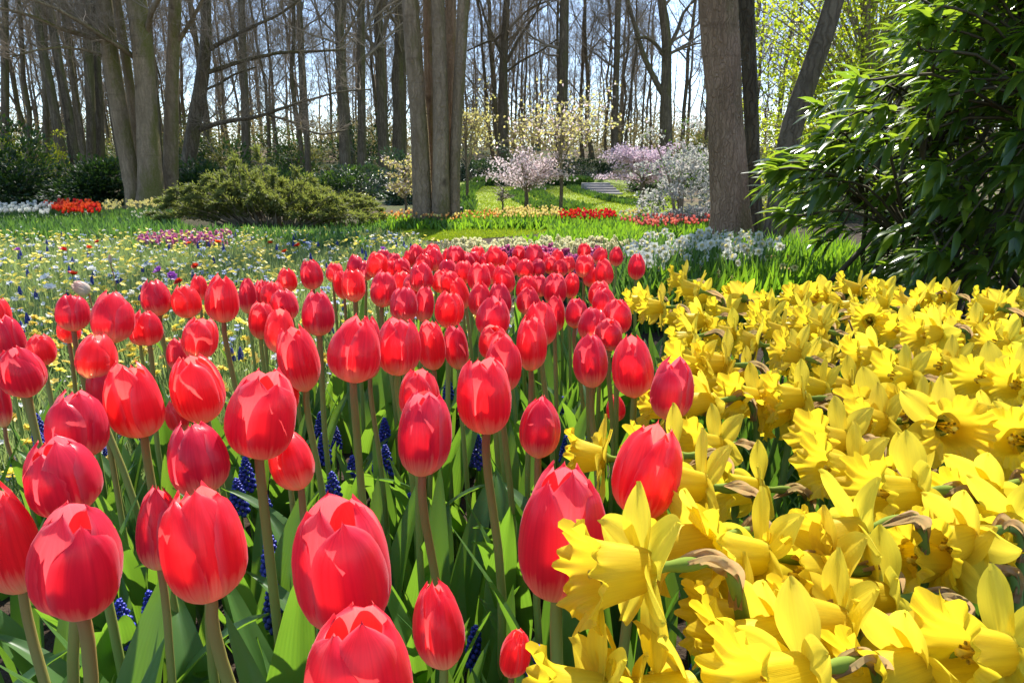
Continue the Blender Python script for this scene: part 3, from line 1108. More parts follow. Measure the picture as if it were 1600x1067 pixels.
def shrub(name, c, size, n, L, W, mat, label, cat='shrub', seed=0, group=None, nclump=70, flowers=None, flat=.0, tmpl=T_QUAD, clump=.16, stems=7, droop=0.0):
    """clumps of leaves over an uneven dome, on a few stems. size = (rx, ry, h); c = foot"""
    rng = np.random.default_rng(seed)
    root = thing(name, tuple(c), label, cat, group)
    env = envelope(rng)
    mb = MB(); fl = MB(); sm = MB()
    D = rdir(rng, nclump); D[:, 2] = np.abs(D[:, 2]) * 1.0 - .12
    D /= np.linalg.norm(D, axis=1)[:, None]
    rad = env(D) * rng.uniform(.62, 1.0, nclump)
    C = D * rad[:, None] * np.array(size) * (1, 1, 1)
    C[:, 2] = np.maximum(C[:, 2], .06 * size[2])
    k = n // nclump
    cs = clump * np.array(size).mean()
    for i in range(nclump):
        q = rdir(rng, k) * (rng.uniform(.2, 1, (k, 1)) ** .5) * cs * rng.uniform(.7, 1.3) * (1.25, 1.25, .75)
        P = C[i] + q
        P[:, 2] = np.maximum(P[:, 2], .02)
        out = D[i] + .8 * q / cs + rng.normal(0, .35, (k, 3))
        out[:, 2] += -droop
        Nn = rng.normal(0, .45, (k, 3)) + D[i] * .4 + np.array([0, 0, .8])
        leaves(mb, P, out, Nn, L * rng.uniform(.7, 1.25, k), W * rng.uniform(.7, 1.2, k), tmpl, rng.uniform(0, 1, k))
        if flowers:
            m = int(flowers[1] / nclump * rng.uniform(.3, 1.7))
            if m:
                q = rdir(rng, m); q[:, 2] = np.abs(q[:, 2]) - .2
                Pf = C[i] + q * cs * 1.1
                for _ in range(3):
                    leaves(fl, Pf, rdir(rng, m), rdir(rng, m), flowers[2] * rng.uniform(.7, 1.2, m), flowers[2] * .5, T_QUAD, rng.uniform(0, 1, m))
    for i in range(stems):
        j = int(rng.integers(0, nclump))
        e = C[j]
        tube(sm, spline([np.array([e[0] * .1, e[1] * .1, -.05]), e * .45 + np.array([0, 0, .1 * size[2]]), e], 8), np.linspace(.03, .008, 8) * size[2] / 1.3, 5)
    mb.obj('foliage', M[mat], root)
    if flowers:
        fl.obj('blossom', M[flowers[0]], root)
    sm.obj('stem', M['twig'], root)
    return root


M['hedge'] = leafy('dark hedge leaf', (.016, .038, .014), (.030, .062, .020), (.09, .17, .02), tw=.25, rough=.5, spec=.3)
M['rhodo'] = leafy('rhododendron leaf', (.035, .075, .02), (.055, .105, .028), (.18, .30, .03), tw=.28, rough=.45, spec=.4)
M['glossy'] = leafy('glossy grey green leaf', (.030, .060, .030), (.050, .085, .045), (.10, .18, .04), tw=.2, rough=.38, spec=.6)
M['olive'] = leafy('olive brown leaf', (.10, .10, .03), (.15, .14, .045), (.30, .28, .06), tw=.35, rough=.55, spec=.3)
M['lime'] = leafy('yellow green leaf', (.24, .26, .02), (.32, .32, .03), (.60, .58, .03), tw=.5, rough=.5, spec=.3)
M['white_blossom'] = leafy('white blossom', (.50, .46, .43), (.60, .56, .53), (.68, .62, .57), tw=.4, rough=.6, spec=.2)
M['pink_blossom'] = leafy('pink blossom', (.66, .50, .54), (.74, .60, .63), (.86, .66, .70), tw=.45, rough=.6, spec=.2)
M['mauve_blossom'] = leafy('mauve blossom', (.52, .38, .48), (.62, .48, .57), (.76, .55, .66), tw=.45, rough=.6, spec=.2)
M['young_leaf'] = leafy('young yellow leaf', (.46, .37, .12), (.56, .44, .22), (.74, .62, .20), tw=.5, rough=.5, spec=.3, cc=(.72, .56, .50))
M['spring_leaf'] = leafy('fresh maple leaf', (.24, .29, .02), (.32, .36, .03), (.62, .66, .03), tw=.52, rough=.5, spec=.3)


def foot(px, py, Y):
    p = at_y(px, py, Y)
    return np.array([p[0], p[1], float(ground_z(p[0], p[1]))])


def size_px(w, Y):
    return w * Y / F


# dark hedge on the left: a row of clipped yews that read as one hedge
for i, (x, y, w, top, lab) in enumerate([
        (-120, 318, 170, 232, 'dark hedge shrub cut off by the edge, behind the white tulips'),
        (30, 316, 150, 234, 'dark evergreen hedge shrub behind the white and red tulips'),
        (150, 314, 130, 244, 'dark evergreen hedge shrub ending at the mossy twin trunks')]):
    Y = 15.6
    c = foot(x, y, Y)
    h = at_y(x, top, Y)[2] - c[2]
    shrub('hedge_shrub', c, (size_px(w, Y) * .55, .9, h), 9500, .11, .028, 'hedge', lab, 'hedge', 60 + i, 'dark hedge shrubs', 170, clump=.24)
for i, (x, w, top, Y, lab) in enumerate([
        (20, 110, 205, 19.5, 'yellow green bush above the dark hedge by the thin dark trunk'),
        (90, 60, 222, 20, 'small yellow green bush between hedge and leaning grey trunks'),
        (-90, 120, 200, 20, 'tall yellow green bush above the hedge, cut off by the edge')]):
    c = foot(x, 270, Y); h = at_y(x, top, Y)[2] - c[2]
    shrub('spring_bush', c, (size_px(w, Y) * .6, .9, h), 2600, .07, .02, 'lime', lab, 'bush', 70 + i, 'yellow green bushes', 60)
for i, (x, w, top, Y, mat, lab) in enumerate([
        (345, 120, 232, 16.5, 'rhodo', 'rounded green rhododendron behind the juniper, next to leaning dark trunk'),
        (300, 60, 262, 15.5, 'hedge', 'low dark shrub at the foot of the slim straight trunk'),
        (432, 80, 258, 17, 'rhodo', 'yellowish green shrub behind the middle of the juniper'),
        (505, 90, 268, 17.5, 'rhodo', 'low green shrub behind the juniper tip'),
        (560, 110, 262, 18, 'glossy', 'shiny grey green bush behind the juniper, next to five-stemmed tree'),
        (625, 100, 240, 19.5, 'glossy', 'tall shiny grey green bush half hidden by five-stemmed tree'),
        (640, 60, 285, 16, 'glossy', 'low shiny bush at the foot of five-stemmed tree, behind'),
        (735, 60, 238, 27, 'glossy', 'shiny dark bush just beyond the five-stemmed tree, above back lawn'),
        (772, 90, 252, 28, 'hedge', 'dark bush behind the pink cherry'),
        (850, 110, 243, 29, 'glossy', 'wide dark bush behind the pink cherry and yellow leaved cherry'),
        (935, 110, 250, 29.5, 'hedge', 'dark bush at the top of back lawn by the stone steps'),
        (1020, 60, 268, 21, 'hedge', 'low dark bush under the mauve cherry'),
        (1080, 90, 235, 24, 'rhodo', 'green bush behind the white blossom shrub'),
        (460, 80, 240, 24, 'rhodo', 'olive shrub at the edge of the wood beyond rhododendron'),
        (700, 110, 236, 30, 'rhodo', 'green bush behind the five-stemmed tree')]):
    c = foot(x, 300, Y); h = at_y(x, top, Y)[2] - c[2]
    shrub('evergreen_bush', c, (size_px(w, Y) * .58, .8, h), 2600, .11, .024, mat, lab, 'bush', 80 + i, 'evergreen bushes at the edge of the wood', 60, clump=.2)

rng = np.random.default_rng(160)
for i in range(34):
    Y = rng.uniform(23, 42)
    x = rng.uniform(-.80, -.10) * Y if i % 4 else rng.uniform(.25, .5) * Y
    c = np.array([x, Y, float(ground_z(x, Y))])
    shrub('woodland_bush', c, (rng.uniform(.9, 1.9), .9, rng.uniform(1.0, 2.3)), 1500, .13, .034, ('olive', 'rhodo', 'olive', 'hedge')[i % 4],
          'low leafy bush among the bare trunks at the edge of the wood', 'bush', 170 + i, 'low bushes among the trunks', 40, clump=.24)

# juniper with its feathery sprays
M['juniper'] = leafy('juniper needles', (.13, .15, .042), (.19, .205, .055), (.36, .38, .065), tw=.40, rough=.6, spec=.3, cc=(.19, .15, .06))


def juniper():
    rng = np.random.default_rng(17)
    Y = 9.3
    c = foot(430, 352, Y)
    root = thing('juniper_shrub', tuple(c), 'broad feathery olive green juniper spreading beside the small lawn', 'shrub')
    mb, sm = MB(), MB()
    outline = lambda x: np.interp(x, [-1.28, -1.08, -.7, -.32, -.1, .27, .55, .85, 1.05, 1.28], [.35, .52, .68, .80, .92, .62, .66, .58, .40, .22])
    for i in range(150):
        tx = rng.uniform(-1.28, 1.26)
        ty = rng.uniform(-.75, .6)
        top = outline(tx) * rng.uniform(.45, 1.0 if i % 5 else 1.22) * (1 - .25 * abs(ty))
        foot_ = np.array([tx * .35 + rng.normal(0, .1), ty * .4, 0])
        e = np.array([tx, ty, top])
        mid = foot_ * .5 + e * .5 + np.array([0, 0, .06])
        tip = e + unit(e - foot_) * np.array([.16, .12, -.02])
        P = spline([foot_, mid, e, tip], 14)
        tube(sm, P, np.linspace(.012, .003, 14), 4)
        for j in range(3, 14):
            t = unit(P[j] - P[j - 1])
            m = 14
            side = rdir(rng, m); side[:, 2] *= .45
            bl = rng.uniform(.05, .15, m) * (1.25 - .6 * j / 13)
            D1 = t * .9 + side * .8
            D1 /= np.linalg.norm(D1, axis=1)[:, None]
            for s in range(4):
                PP = P[j] + D1 * (bl * s / 4)[:, None]
                D2 = D1 + rdir(rng, m) * .55
                leaves(mb, PP, D2, rdir(rng, m) + (0, 0, .6), rng.uniform(.03, .055, m), rng.uniform(.004, .008, m), T_QUAD, rng.uniform(0, 1, m))
    mb.obj('foliage', M['juniper'], root)
    sm.obj('stem', M['twig'], root)


juniper()


# blossom trees and saplings
def blossom_tree(name, x, yb, Y, stem_w, top, crown_px, n, mat, label, leaf=.05, seed=0, spread=.5, layers=None, extra=None, cat='tree', droopy=False):
    rng = np.random.default_rng(seed)
    c = foot(x, yb, Y)
    root = thing(name, tuple(c), label, cat)
    h0 = at_y(x, yb + (top - yb) * .42, Y)[2] - c[2]
    H = at_y(x, top, Y)[2] - c[2]
    rw = size_px(crown_px, Y) * .5
    tr, cr, fo, ex = MB(), MB(), MB(), MB()
    r = size_px(stem_w, Y) * .5
    hh = H * .8 if not droopy else h0 * 1.1
    P = np.array([[0, 0, -.05], [.01, 0, h0 * .5], [-.01, .01, h0], [.02, 0, hh]])
    P = spline(P, 10)
    tube(tr, P, np.linspace(r * 1.1, r * .45, 10), 7)
    nb = 26
    for i in range(nb):
        f = rng.uniform(.42, 1.0)
        p = P[min(9, int(f * 9))]
        a = rng.uniform(0, 6.28)
        rr_ = rw * rng.uniform(.45, 1.0) * (1 - .35 * max(0, (p[2] - h0) / max(.1, H - h0)))
        zt = min(H, p[2] + rng.uniform(.1, .55) * (H - h0))
        e = np.array([math.cos(a) * rr_, math.sin(a) * rr_, zt])
        if layers:
            e[2] = h0 + (H - h0) * (layers[int(rng.integers(0, len(layers)))] + rng.normal(0, .035))
        q = spline([p, p * .5 + e * .5 + np.array([0, 0, .10 * (H - h0)]), e], 9)
        tube(cr, q, np.linspace(max(.006, r * .35), .004, 9), 4)
        for j in range(2, 9):
            m = max(1, int(n / nb / 7))
            off = rng.normal(0, 1, (m, 3)) * np.array([.13, .13, .045]) * rw * (.6 + .4 * rng.uniform())
            PP = q[j] + off
            for tgt, mm in ((fo, 1), (ex, .4)):
                if tgt is ex and extra is None:
                    continue
                k = max(1, int(m * mm))
                leaves(tgt, PP[:k] + rng.normal(0, .02, (k, 3)), rdir(rng, k), rdir(rng, k), leaf * rng.uniform(.7, 1.3, k), leaf * .42, T_QUAD, rng.uniform(0, 1, k))
            if j % 2 == 0:
                d = rdir(rng, 1)[0]
                tube(cr, np.array([q[j], q[j] + d * rw * .12, q[j] + d * rw * .22 + (0, 0, .02)]), [.006, .004, .003], 3)
    tr.obj('trunk', M['bark_wood'], root)
    cr.obj('crown', M['twig'], root)
    fo.obj('blossom' if 'blossom' in mat else 'foliage', M[mat], root)
    if extra:
        ex.obj('young_leaves', M[extra], root)
    return root


blossom_tree('cherry_tree', 822, 326, 13.6, 7, 236, 150, 2500, 'pink_blossom', 'low spreading pink cherry tree on the back lawn', .05, 91, layers=[.25, .5, .75, .95])
blossom_tree('cherry_tree', 876, 328, 13.2, 6, 118, 215, 1250, 'young_leaf', 'taller cherry in layered yellow leaf and pale pink bloom', .055, 92, layers=[.12, .3, .38, .55, .72, .92], extra='pink_blossom')
blossom_tree('cherry_tree', 1003, 305, 17.5, 9, 226, 155, 4600, 'mauve_blossom', 'wide mauve pink cherry tree beside the stone steps', .06, 93)
blossom_tree('cherry_tree', 634, 335, 12.6, 4, 240, 80, 900, 'young_leaf', 'small thin tree with pale young leaves behind the juniper', .045, 94, extra='pink_blossom')
blossom_tree('cherry_tree', 730, 318, 16.5, 5, 128, 115, 950, 'young_leaf', 'pale yellow leaved young tree showing past the five-stemmed tree', .06, 95, layers=[.2, .5, .6, .9])
blossom_tree('sapling', 785, 326, 12.9, 3, 285, 40, 0, 'pink_blossom', 'tiny bare sapling left of the pink cherry trunk', .02, 96)
c = foot(1063, 346, 9.6)
shrub('blossom_shrub', c, (size_px(135, 9.6) * .5, .62, at_y(1063, 212, 9.6)[2] - c[2]), 2000, .05, .012, 'rhodo', 'rounded white flowering shrub beside the stout brown tree', 'shrub', 97, None, 90, flowers=('white_blossom', 3000, .034), clump=.2)

# fresh leaved tree between brown trunk and laurel
def spring_tree():
    rng = np.random.default_rng(18)
    Y = 13.0
    c = foot(1330, 330, Y)
    root = thing('maple_tree', tuple(c), 'bright yellow green maple in fresh leaf behind the leaning trunk', 'tree')
    tr, cr, fo = MB(), MB(), MB()
    P = spline([(0, 0, -.1), (.1, 0, 1.6), (-.1, .1, 3.4), (.15, 0, 6.5)], 16)
    tube(tr, P, np.linspace(.13, .04, 16), 9)
    for i in range(135):
        e = np.array([rng.uniform(-2.3, 2.9), rng.uniform(-1.4, 1.6), rng.uniform(.9, 5.8)])
        p = P[int(np.clip(e[2] / 6.5 * 15 - 3, 2, 15))]
        q = spline([p, p * .5 + e * .5 + np.array([0, 0, .25]), e], 9)
        tube(cr, q, np.linspace(.028, .006, 9), 4)
        for j in range(3, 9):
            m = 26
            PP = q[j] + rng.normal(0, 1, (m, 3)) * (.26, .26, .12)
            leaves(fo, PP, rdir(rng, m) + (0, 0, -.3), rng.normal(0, .5, (m, 3)) + (0, 0, .8), rng.uniform(.05, .095, m), rng.uniform(.022, .035, m), T_QUAD, rng.uniform(0, 1, m))
    tr.obj('trunk', M['bark_wood'], root)
    cr.obj('crown', M['twig'], root)
    fo.obj('foliage', M['spring_leaf'], root)


spring_tree()
for i, (x, w, top, Y, mat, lab) in enumerate([
        (1215, 110, 225, 10.5, 'lime', 'loose yellow green bush between the dark mossy trunk and leaning trunk'),
        (1290, 120, 235, 11.0, 'rhodo', 'green bush behind the leaning trunk and laurel'),
        (1420, 200, 180, 12.0, 'rhodo', 'tall green bush hidden behind the laurel')]):
    c = foot(x, 330, Y); h = at_y(x, top, Y)[2] - c[2]
    shrub('spring_bush' if mat == 'lime' else 'evergreen_bush', c, (size_px(w, Y) * .58, .7, h), 2600, .06, .018, mat, lab, 'bush', 110 + i, 'bushes behind the laurel', 60, clump=.2)

# the big laurel on the right
M['laurel'] = leafy('glossy laurel leaf', (.026, .066, .015), (.048, .098, .022), (.40, .54, .03), tw=.44, rough=.24, spec=.75, cc=(.16, .22, .02))


M['laurel_stem'] = plain('laurel stem', (.055, .045, .025), (.09, .075, .04), .8, .2, 12)


def laurel():
    rng = np.random.default_rng(19)
    Y0 = 3.3
    base = np.array([2.25, Y0, 0.0])
    root = thing('laurel_bush', tuple(base), 'large glossy dark green laurel bush with long drooping leaves overhanging the daffodils', 'bush')
    mb, sm = MB(), MB()
    # silhouette in the photo (left rim), upper bound for the shoots
    rim = [(1490, -60), (1450, 20), (1400, 85), (1310, 125), (1280, 170), (1250, 230), (1215, 290), (1240, 335), (1290, 375), (1340, 408), (1420, 430), (1520, 445), (1760, 450), (1900, -60)]
    n = 0
    shoots = []
    tries = 0
    while n < 850 and tries < 40000:
        tries += 1
        px_, py_ = rng.uniform(1160, 1880), rng.uniform(-330, 475)
        if py_ > -60 and not in_poly(np.array([px_]), np.array([py_]), rim)[0]:
            continue
        if py_ <= -60 and px_ < 1490 + (-60 - py_) * .5:
            continue
        Y = rng.uniform(2.35, 4.3) if px_ > 1340 else rng.uniform(2.7, 4.2)
        p = at_y(px_, py_, Y)
        if p[2] < .12 or p[2] > 2.35:
            continue
        if px_ < 1370 and py_ > 280 and rng.uniform() < .25:
            continue
        shoots.append(p); n += 1
    hubs = []
    for i in range(26):
        a = rng.uniform(0, 6.28); rr_ = rng.uniform(.1, .75)
        hubs.append(np.array([base[0] + math.cos(a) * rr_ * .8, base[1] + math.sin(a) * rr_, rng.uniform(.4, 1.5)]))
        f0 = np.array([base[0] + rng.normal(0, .38), base[1] + rng.normal(0, .35), -.05])
        tube(sm, spline([f0, f0 * .5 + hubs[-1] * .5 + rng.normal(0, .08, 3), hubs[-1]], 10), np.linspace(.017, .009, 10), 6)
    hubs = np.array(hubs)
    for p in shoots:
        h = hubs[np.argmin(np.linalg.norm((hubs - p) * (1, 1, .8), axis=1) + rng.uniform(0, .25, len(hubs)))]
        out = p - np.array([base[0] + .1, base[1], p[2] * .75])
        d = unit(unit(out) + np.array([-.35, -.15, -.1]) + rng.normal(0, .25, 3))
        if np.linalg.norm(h - p) > .6:
            h = p + (h - p) * .6 / np.linalg.norm(h - p)
        q = spline([h, h * .45 + p * .55 + np.array([0, 0, .07]), p, p + d * .07], 9)
        tube(sm, q, np.linspace(.007, .0035, 9), 4)
        m = int(rng.integers(9, 15))
        f = np.sort(rng.uniform(.45, 1, m)); f[-4:] = 1
        idx = np.minimum(7, (f * 8).astype(int))
        PP = q[idx] + (q[np.minimum(8, idx + 1)] - q[idx]) * (f * 8 - idx)[:, None]
        ang = np.arange(m) * 2.4 + rng.uniform(0, 6)
        a = unit(np.cross(d, (0, 0, 1))); b = np.cross(d, a)
        ring = np.cos(ang)[:, None] * a + np.sin(ang)[:, None] * b
        DD = d * .65 + ring * rng.uniform(.40, .85, (m, 1)) + np.array([-.55, -.10, -.24])
        NN = np.array([0, 0, 1.0]) + ring * .25 + rng.normal(0, .22, (m, 3))
        leaves(mb, PP, DD, NN, rng.uniform(.085, .165, m), rng.uniform(.0115, .0185, m), T_LEAF4, rng.uniform(0, 1, m) ** 1.0)
    mb.V = [v - base for v in mb.V]
    sm.V = [v - base for v in sm.V]
    mb.obj('foliage', M['laurel'], root)
    sm.obj('stem', M['laurel_stem'], root)


laurel()

# ================================================================== SMALL STRUCTURES
M['stone'] = plain('grey step stone', (.27, .24, .21), (.38, .345, .31), .85, .2, 8, .5)


def box_mb(mb, x0, x1, y0, y1, z0, z1, b=.012):
    import bmesh
    bm = bmesh.new()
    bmesh.ops.create_cube(bm, size=1)
    for v in bm.verts:
        v.co = Vector(((x0 + x1) / 2 + v.co.x * (x1 - x0), (y0 + y1) / 2 + v.co.y * (y1 - y0), (z0 + z1) / 2 + v.co.z * (z1 - z0)))
    bmesh.ops.bevel(bm, geom=list(bm.edges), offset=b, segments=2, profile=.5, affect='EDGES')
    bmesh.ops.triangulate(bm, faces=list(bm.faces))
    bm.verts.index_update()
    mb.add([tuple(v.co) for v in bm.verts], None, [[v.index for v in f.verts] for f in bm.faces])
    bm.free()


c = foot(950, 304, 19.5)
st = thing('stone_steps', tuple(c), 'flight of pale stone garden steps beside the mauve cherry', 'steps')
for k in range(5):
    mb = MB()
    box_mb(mb, -.42 - .03 * k, .42 - .03 * k, k * .42, k * .42 + .50, k * .062 - .25, k * .062 + .06)
    mb.obj('step', M['stone'], st)
c = foot(717, 330, 12.0)
bx = thing('garden_spotlight', tuple(c), 'small black garden lamp box on the grass just past five-stemmed tree', 'lamp')
M['black'] = plain('black casing', (.015, .015, .016), (.03, .03, .032), .5, .4, 20)
mb = MB(); box_mb(mb, -.07, .07, -.06, .06, .03, .15, .02); mb.obj('casing', M['black'], bx)
mb = MB(); box_mb(mb, -.05, .05, -.045, .045, -.05, .032, .008); mb.obj('foot', M['black'], bx)

# ================================================================== RED TULIPS
def tulip_bloom(rng, close=1.0, point=.5, inner_h=1.0):
    """height 1, greatest width 1; base at the origin. Three outer and three inner petals."""
    mb = MB()
    nu, nt = 14, 22
    tt = np.linspace(0, 1, nt + 1)
    kn = [0, .05, .12, .22, .35, .5, .65, .78, .9, 1.0]
    shut = np.array([.05, .20, .33, .43, .49, .50, .475, .42, .33, .17])
    wide = np.array([.05, .20, .33, .43, .485, .50, .50, .485, .455, .38])
    for ring in (0, 1):
        cl_ = close + .30 * ring
        prof = shut * cl_ + wide * (1 - cl_)
        for k in range(3):
            a0 = k * 2 * math.pi / 3 + ring * math.pi / 3 + rng.normal(0, .07)
            hgt = (rng.uniform(.90, .99) if ring == 0 else inner_h * rng.uniform(.96, 1.03))
            op = rng.normal(0, .05)
            pr = np.interp(tt, kn, prof * (1 + op * np.array([0, 0, 0, .1, .2, .4, .6, .9, 1.2, 1.6])))
            rb = pr * (1.0 if ring == 0 else .905) * .97
            phi0 = rng.uniform(.90, 1.04) if ring == 0 else rng.uniform(1.0, 1.14)
            up = np.clip((tt - .40) / .60, 0, 1)
            shape = np.where(tt < .40, .72 + .28 * np.sin(np.clip(tt / .40, 0, 1) * math.pi / 2), (1 - up ** (3.4 + point)) ** .58)
            us = np.linspace(-1, 1, nu + 1)
            T_, U_ = np.meshgrid(tt, us, indexing='ij')
            A = a0 + U_ * (phi0 * shape)[:, None]
            skew = rng.normal(0, .05)
            A = A + skew * T_
            r_ = rb[:, None] * (1 + (-.115 if ring == 0 else -.03) * np.abs(U_) ** 2.4)
            r_ += .020 * np.exp(-(U_ / .16) ** 2) * np.sin(np.pi * T_) * (1 if ring == 0 else .4)
            ph = rng.uniform(0, 6, 2)
            r_ += .016 * np.sin(T_ * 7 + ph[0] + U_ * 2) * np.abs(U_) ** 3 * np.clip(T_ * 2, 0, 1)
            r_ += .012 * np.sin(U_ * 5 + ph[1]) * T_
            # the petal tip keeps its own direction, not a pole
            tipw = np.clip((T_ - .86) / .14, 0, 1)
            X = r_ * np.cos(A); Y = r_ * np.sin(A)
            Z = hgt * (T_ ** 1.22 * .30 + T_ * .70) - .015 * U_ ** 2 * tipw
            Z = Z + .028 * tipw ** 2 * np.exp(-(U_ / .30) ** 2)
            w = nu + 1
            i = np.arange(nt)[:, None] * w
            j = np.arange(nu)[None]
            Q = np.stack([i + j, i + j + 1, i + w + j + 1, i + w + j], -1).reshape(-1, 4)
            mb.add(np.stack([X, Y, Z], -1), Q, None, T_, U_, rng.uniform())
    return mb


BLOOMS = []
for k, (cl, pt, ih) in enumerate([(.90, .4, 1.0), (.66, .2, .98), (.80, .6, 1.02), (.58, .3, 1.0), (.95, .8, 1.03), (.52, .5, 1.02), (.74, .1, 1.0), (.64, .4, .99), (.78, .0, 1.04), (.88, .9, .98), (.55, .1, 1.03), (.70, .7, 1.0)]):
    BLOOMS.append(tulip_bloom(np.random.default_rng(500 + k), cl, pt, ih).mesh('bloom', M['tulip_red']))
BUD = tulip_bloom(np.random.default_rng(520), 1.12, .9, 1.0).mesh('bloom', M['tulip_red'])


def big_leaf(rng, L, W, bend, twist, nu=14, nv=3):
    """a broad tulip leaf rising from the origin and arching to +x"""
    us = np.linspace(0, 1, nu + 1)
    ang = R(84) - bend * us ** 1.5
    dx = np.cos(ang); dz = np.sin(ang)
    x = np.concatenate([[0], np.cumsum((dx[1:] + dx[:-1]) / 2)]) / nu * L
    z = np.concatenate([[0], np.cumsum((dz[1:] + dz[:-1]) / 2)]) / nu * L
    vs = np.linspace(-1, 1, 2 * nv + 1)
    w = W * (np.sin(np.pi * np.clip(us * .93 + .07, 0, 1) ** .85) ** .8)
    mb = MB()
    U, Vv = np.meshgrid(us, vs, indexing='ij')
    tw = twist * U
    fold = .62 * (1 - .6 * U)
    ly = Vv * w[:, None]
    ln = np.abs(Vv) * w[:, None] * fold + .10 * W * np.sin(U * 11 + rng.uniform(0, 6)) * Vv ** 2
    cy, cn = ly * np.cos(tw) - ln * np.sin(tw), ly * np.sin(tw) + ln * np.cos(tw)
    nx, nz = -np.sin(ang), np.cos(ang)
    X = x[:, None] + cn * nx[:, None]
    Z = z[:, None] + cn * nz[:, None]
    k = 2 * nv + 1
    i = np.arange(nu)[:, None] * k
    j = np.arange(2 * nv)[None]
    Q = np.stack([i + j, i + j + 1, i + k + j + 1, i + k + j], -1).reshape(-1, 4)
    mb.add(np.stack([X, cy, Z], -1), Q, None, U, Vv, rng.uniform())
    return mb


rng = np.random.default_rng(33)
TLEAF_MB = [big_leaf(rng, rng.uniform(.28, .40), rng.uniform(.016, .029), R(rng.uniform(12, 70)), rng.normal(0, .7)) for _ in range(10)]
TLEAF = [m.mesh('leaf', M['tulip_leaf']) for m in TLEAF_MB]

# photo place of every bloom: centre x, top y, bottom y, width
TULIPS = [
    (17, 493, 565, 45), (3, 465, 510, 28), (38, 538, 620, 70), (66, 522, 570, 45), (111, 460, 518, 52), (105, 498, 536, 36), (170, 460, 537, 65),
    (230, 485, 540, 50), (217, 500, 540, 32), (246, 437, 494, 49), (293, 445, 497, 46), (346, 430, 504, 56), (310, 430, 470, 28), (386, 435, 490, 30), (407, 437, 488, 26),
    (450, 421, 455, 34), (488, 405, 452, 38), (425, 440, 482, 40), (450, 452, 500, 45), (497, 455, 525, 55), (405, 470, 530, 42), (433, 486, 553, 50), (475, 510, 613, 68),
    (305, 495, 563, 58), (277, 530, 580, 34), (142, 522, 597, 66), (158, 568, 652, 50), (218, 568, 685, 90), (315, 553, 662, 86), (280, 622, 675, 36), (115, 611, 722, 95),
    (398, 572, 717, 115), (440, 576, 655, 52), (0, 588, 668, 30), (549, 497, 600, 88), (576, 497, 592, 46), (620, 495, 588, 73), (677, 500, 578, 47), (717, 508, 578, 42),
    (630, 448, 506, 47), (660, 450, 503, 34), (699, 453, 512, 50), (724, 435, 484, 32), (691, 422, 458, 32), (553, 420, 472, 40), (595, 423, 480, 45), (627, 425, 458, 32),
    (657, 411, 457, 40), (630, 407, 430, 30), (585, 396, 432, 36), (555, 403, 428, 30), (537, 420, 467, 26), (651, 387, 406, 26), (614, 400, 418, 25), (599, 393, 416, 25),
    (664, 402, 427, 30), (680, 393, 418, 32), (677, 388, 404, 26), (711, 390, 410, 30), (699, 408, 436, 30), (726, 410, 441, 33), (731, 402, 420, 26), (742, 397, 416, 26),
    (747, 391, 407, 25), (772, 391, 413, 30), (760, 400, 420, 26), (809, 385, 406, 23), (833, 381, 420, 32), (851, 395, 421, 24), (818, 405, 436, 29), (800, 403, 431, 27),
    (836, 404, 435, 28), (750, 417, 451, 40), (768, 410, 445, 30), (790, 413, 460, 38), (751, 443, 495, 40), (783, 442, 496, 40), (768, 467, 526, 57), (824, 432, 468, 38),
    (827, 450, 493, 38), (845, 432, 462, 30), (866, 425, 475, 40), (890, 425, 466, 28), (877, 408, 430, 25), (871, 391, 414, 23), (889, 400, 427, 24), (913, 397, 435, 32),
    (912, 382, 402, 22), (934, 388, 412, 25), (946, 405, 447, 31), (923, 420, 448, 27), (963, 387, 416, 23), (994, 397, 437, 29), (937, 442, 476, 37), (943, 455, 492, 41),
    (966, 465, 522, 50), (899, 465, 513, 38), (921, 480, 535, 48), (953, 503, 542, 46), (848, 470, 542, 52), (868, 465, 520, 34), (774, 512, 560, 50), (785, 527, 615, 61),
    (830, 495, 580, 53), (760, 555, 680, 93), (927, 522, 607, 59), (993, 527, 623, 70), (1046, 562, 658, 73), (652, 577, 662, 70), (658, 615, 747, 91), (841, 620, 718, 70),
    (963, 617, 660, 33), (102, 692, 797, 112), (20, 758, 928, 92), (112, 777, 962, 143), (322, 766, 945, 133), (243, 767, 892, 72), (313, 660, 778, 98), (467, 670, 768, 73),
    (545, 780, 992, 162), (552, 967, 1180, 182), (692, 918, 1047, 88), (799, 974, 1055, 52), (872, 728, 942, 146), (998, 663, 814, 113),
    (520, 412, 440, 28), (570, 410, 436, 28), (640, 395, 415, 24), (785, 395, 418, 24), (720, 395, 415, 24), (700, 392, 410, 22), (660, 392, 410, 22), (860, 402, 428, 24), (640, 430, 462, 34), (610, 408, 436, 28), (705, 425, 462, 34)]
ROWS = [(900, 'nearest row'), (715, 'second row'), (610, 'third row'), (560, 'fourth row'), (520, 'fifth row'), (480, 'sixth row')]
labels = {}
for ri, (lim, nmr) in enumerate(ROWS):
    hi = 9999 if ri == 0 else ROWS[ri - 1][0]
    row = sorted([t for t in TULIPS if lim <= t[2] < hi], key=lambda t: t[0])
    for k, t in enumerate(row):
        zsize = 'large' if t[3] > 100 else ('small' if t[3] < 55 and ri < 3 else '')
        labels[t] = ' '.join(f'{zsize} red tulip, {ORD[k]} from the left in the {nmr} of the red bed'.split())
labels[(692, 918, 1047, 88)] = 'small low red tulip with closed petals below the others, beside the bottom edge'
labels[(799, 974, 1055, 52)] = 'tiny low red tulip bud just left of the nearest daffodil'
labels[(552, 967, 1180, 182)] = 'largest red tulip, cut off by the bottom edge'
labels[(545, 780, 992, 162)] = 'big wide open red tulip behind the one cut by the bottom edge'
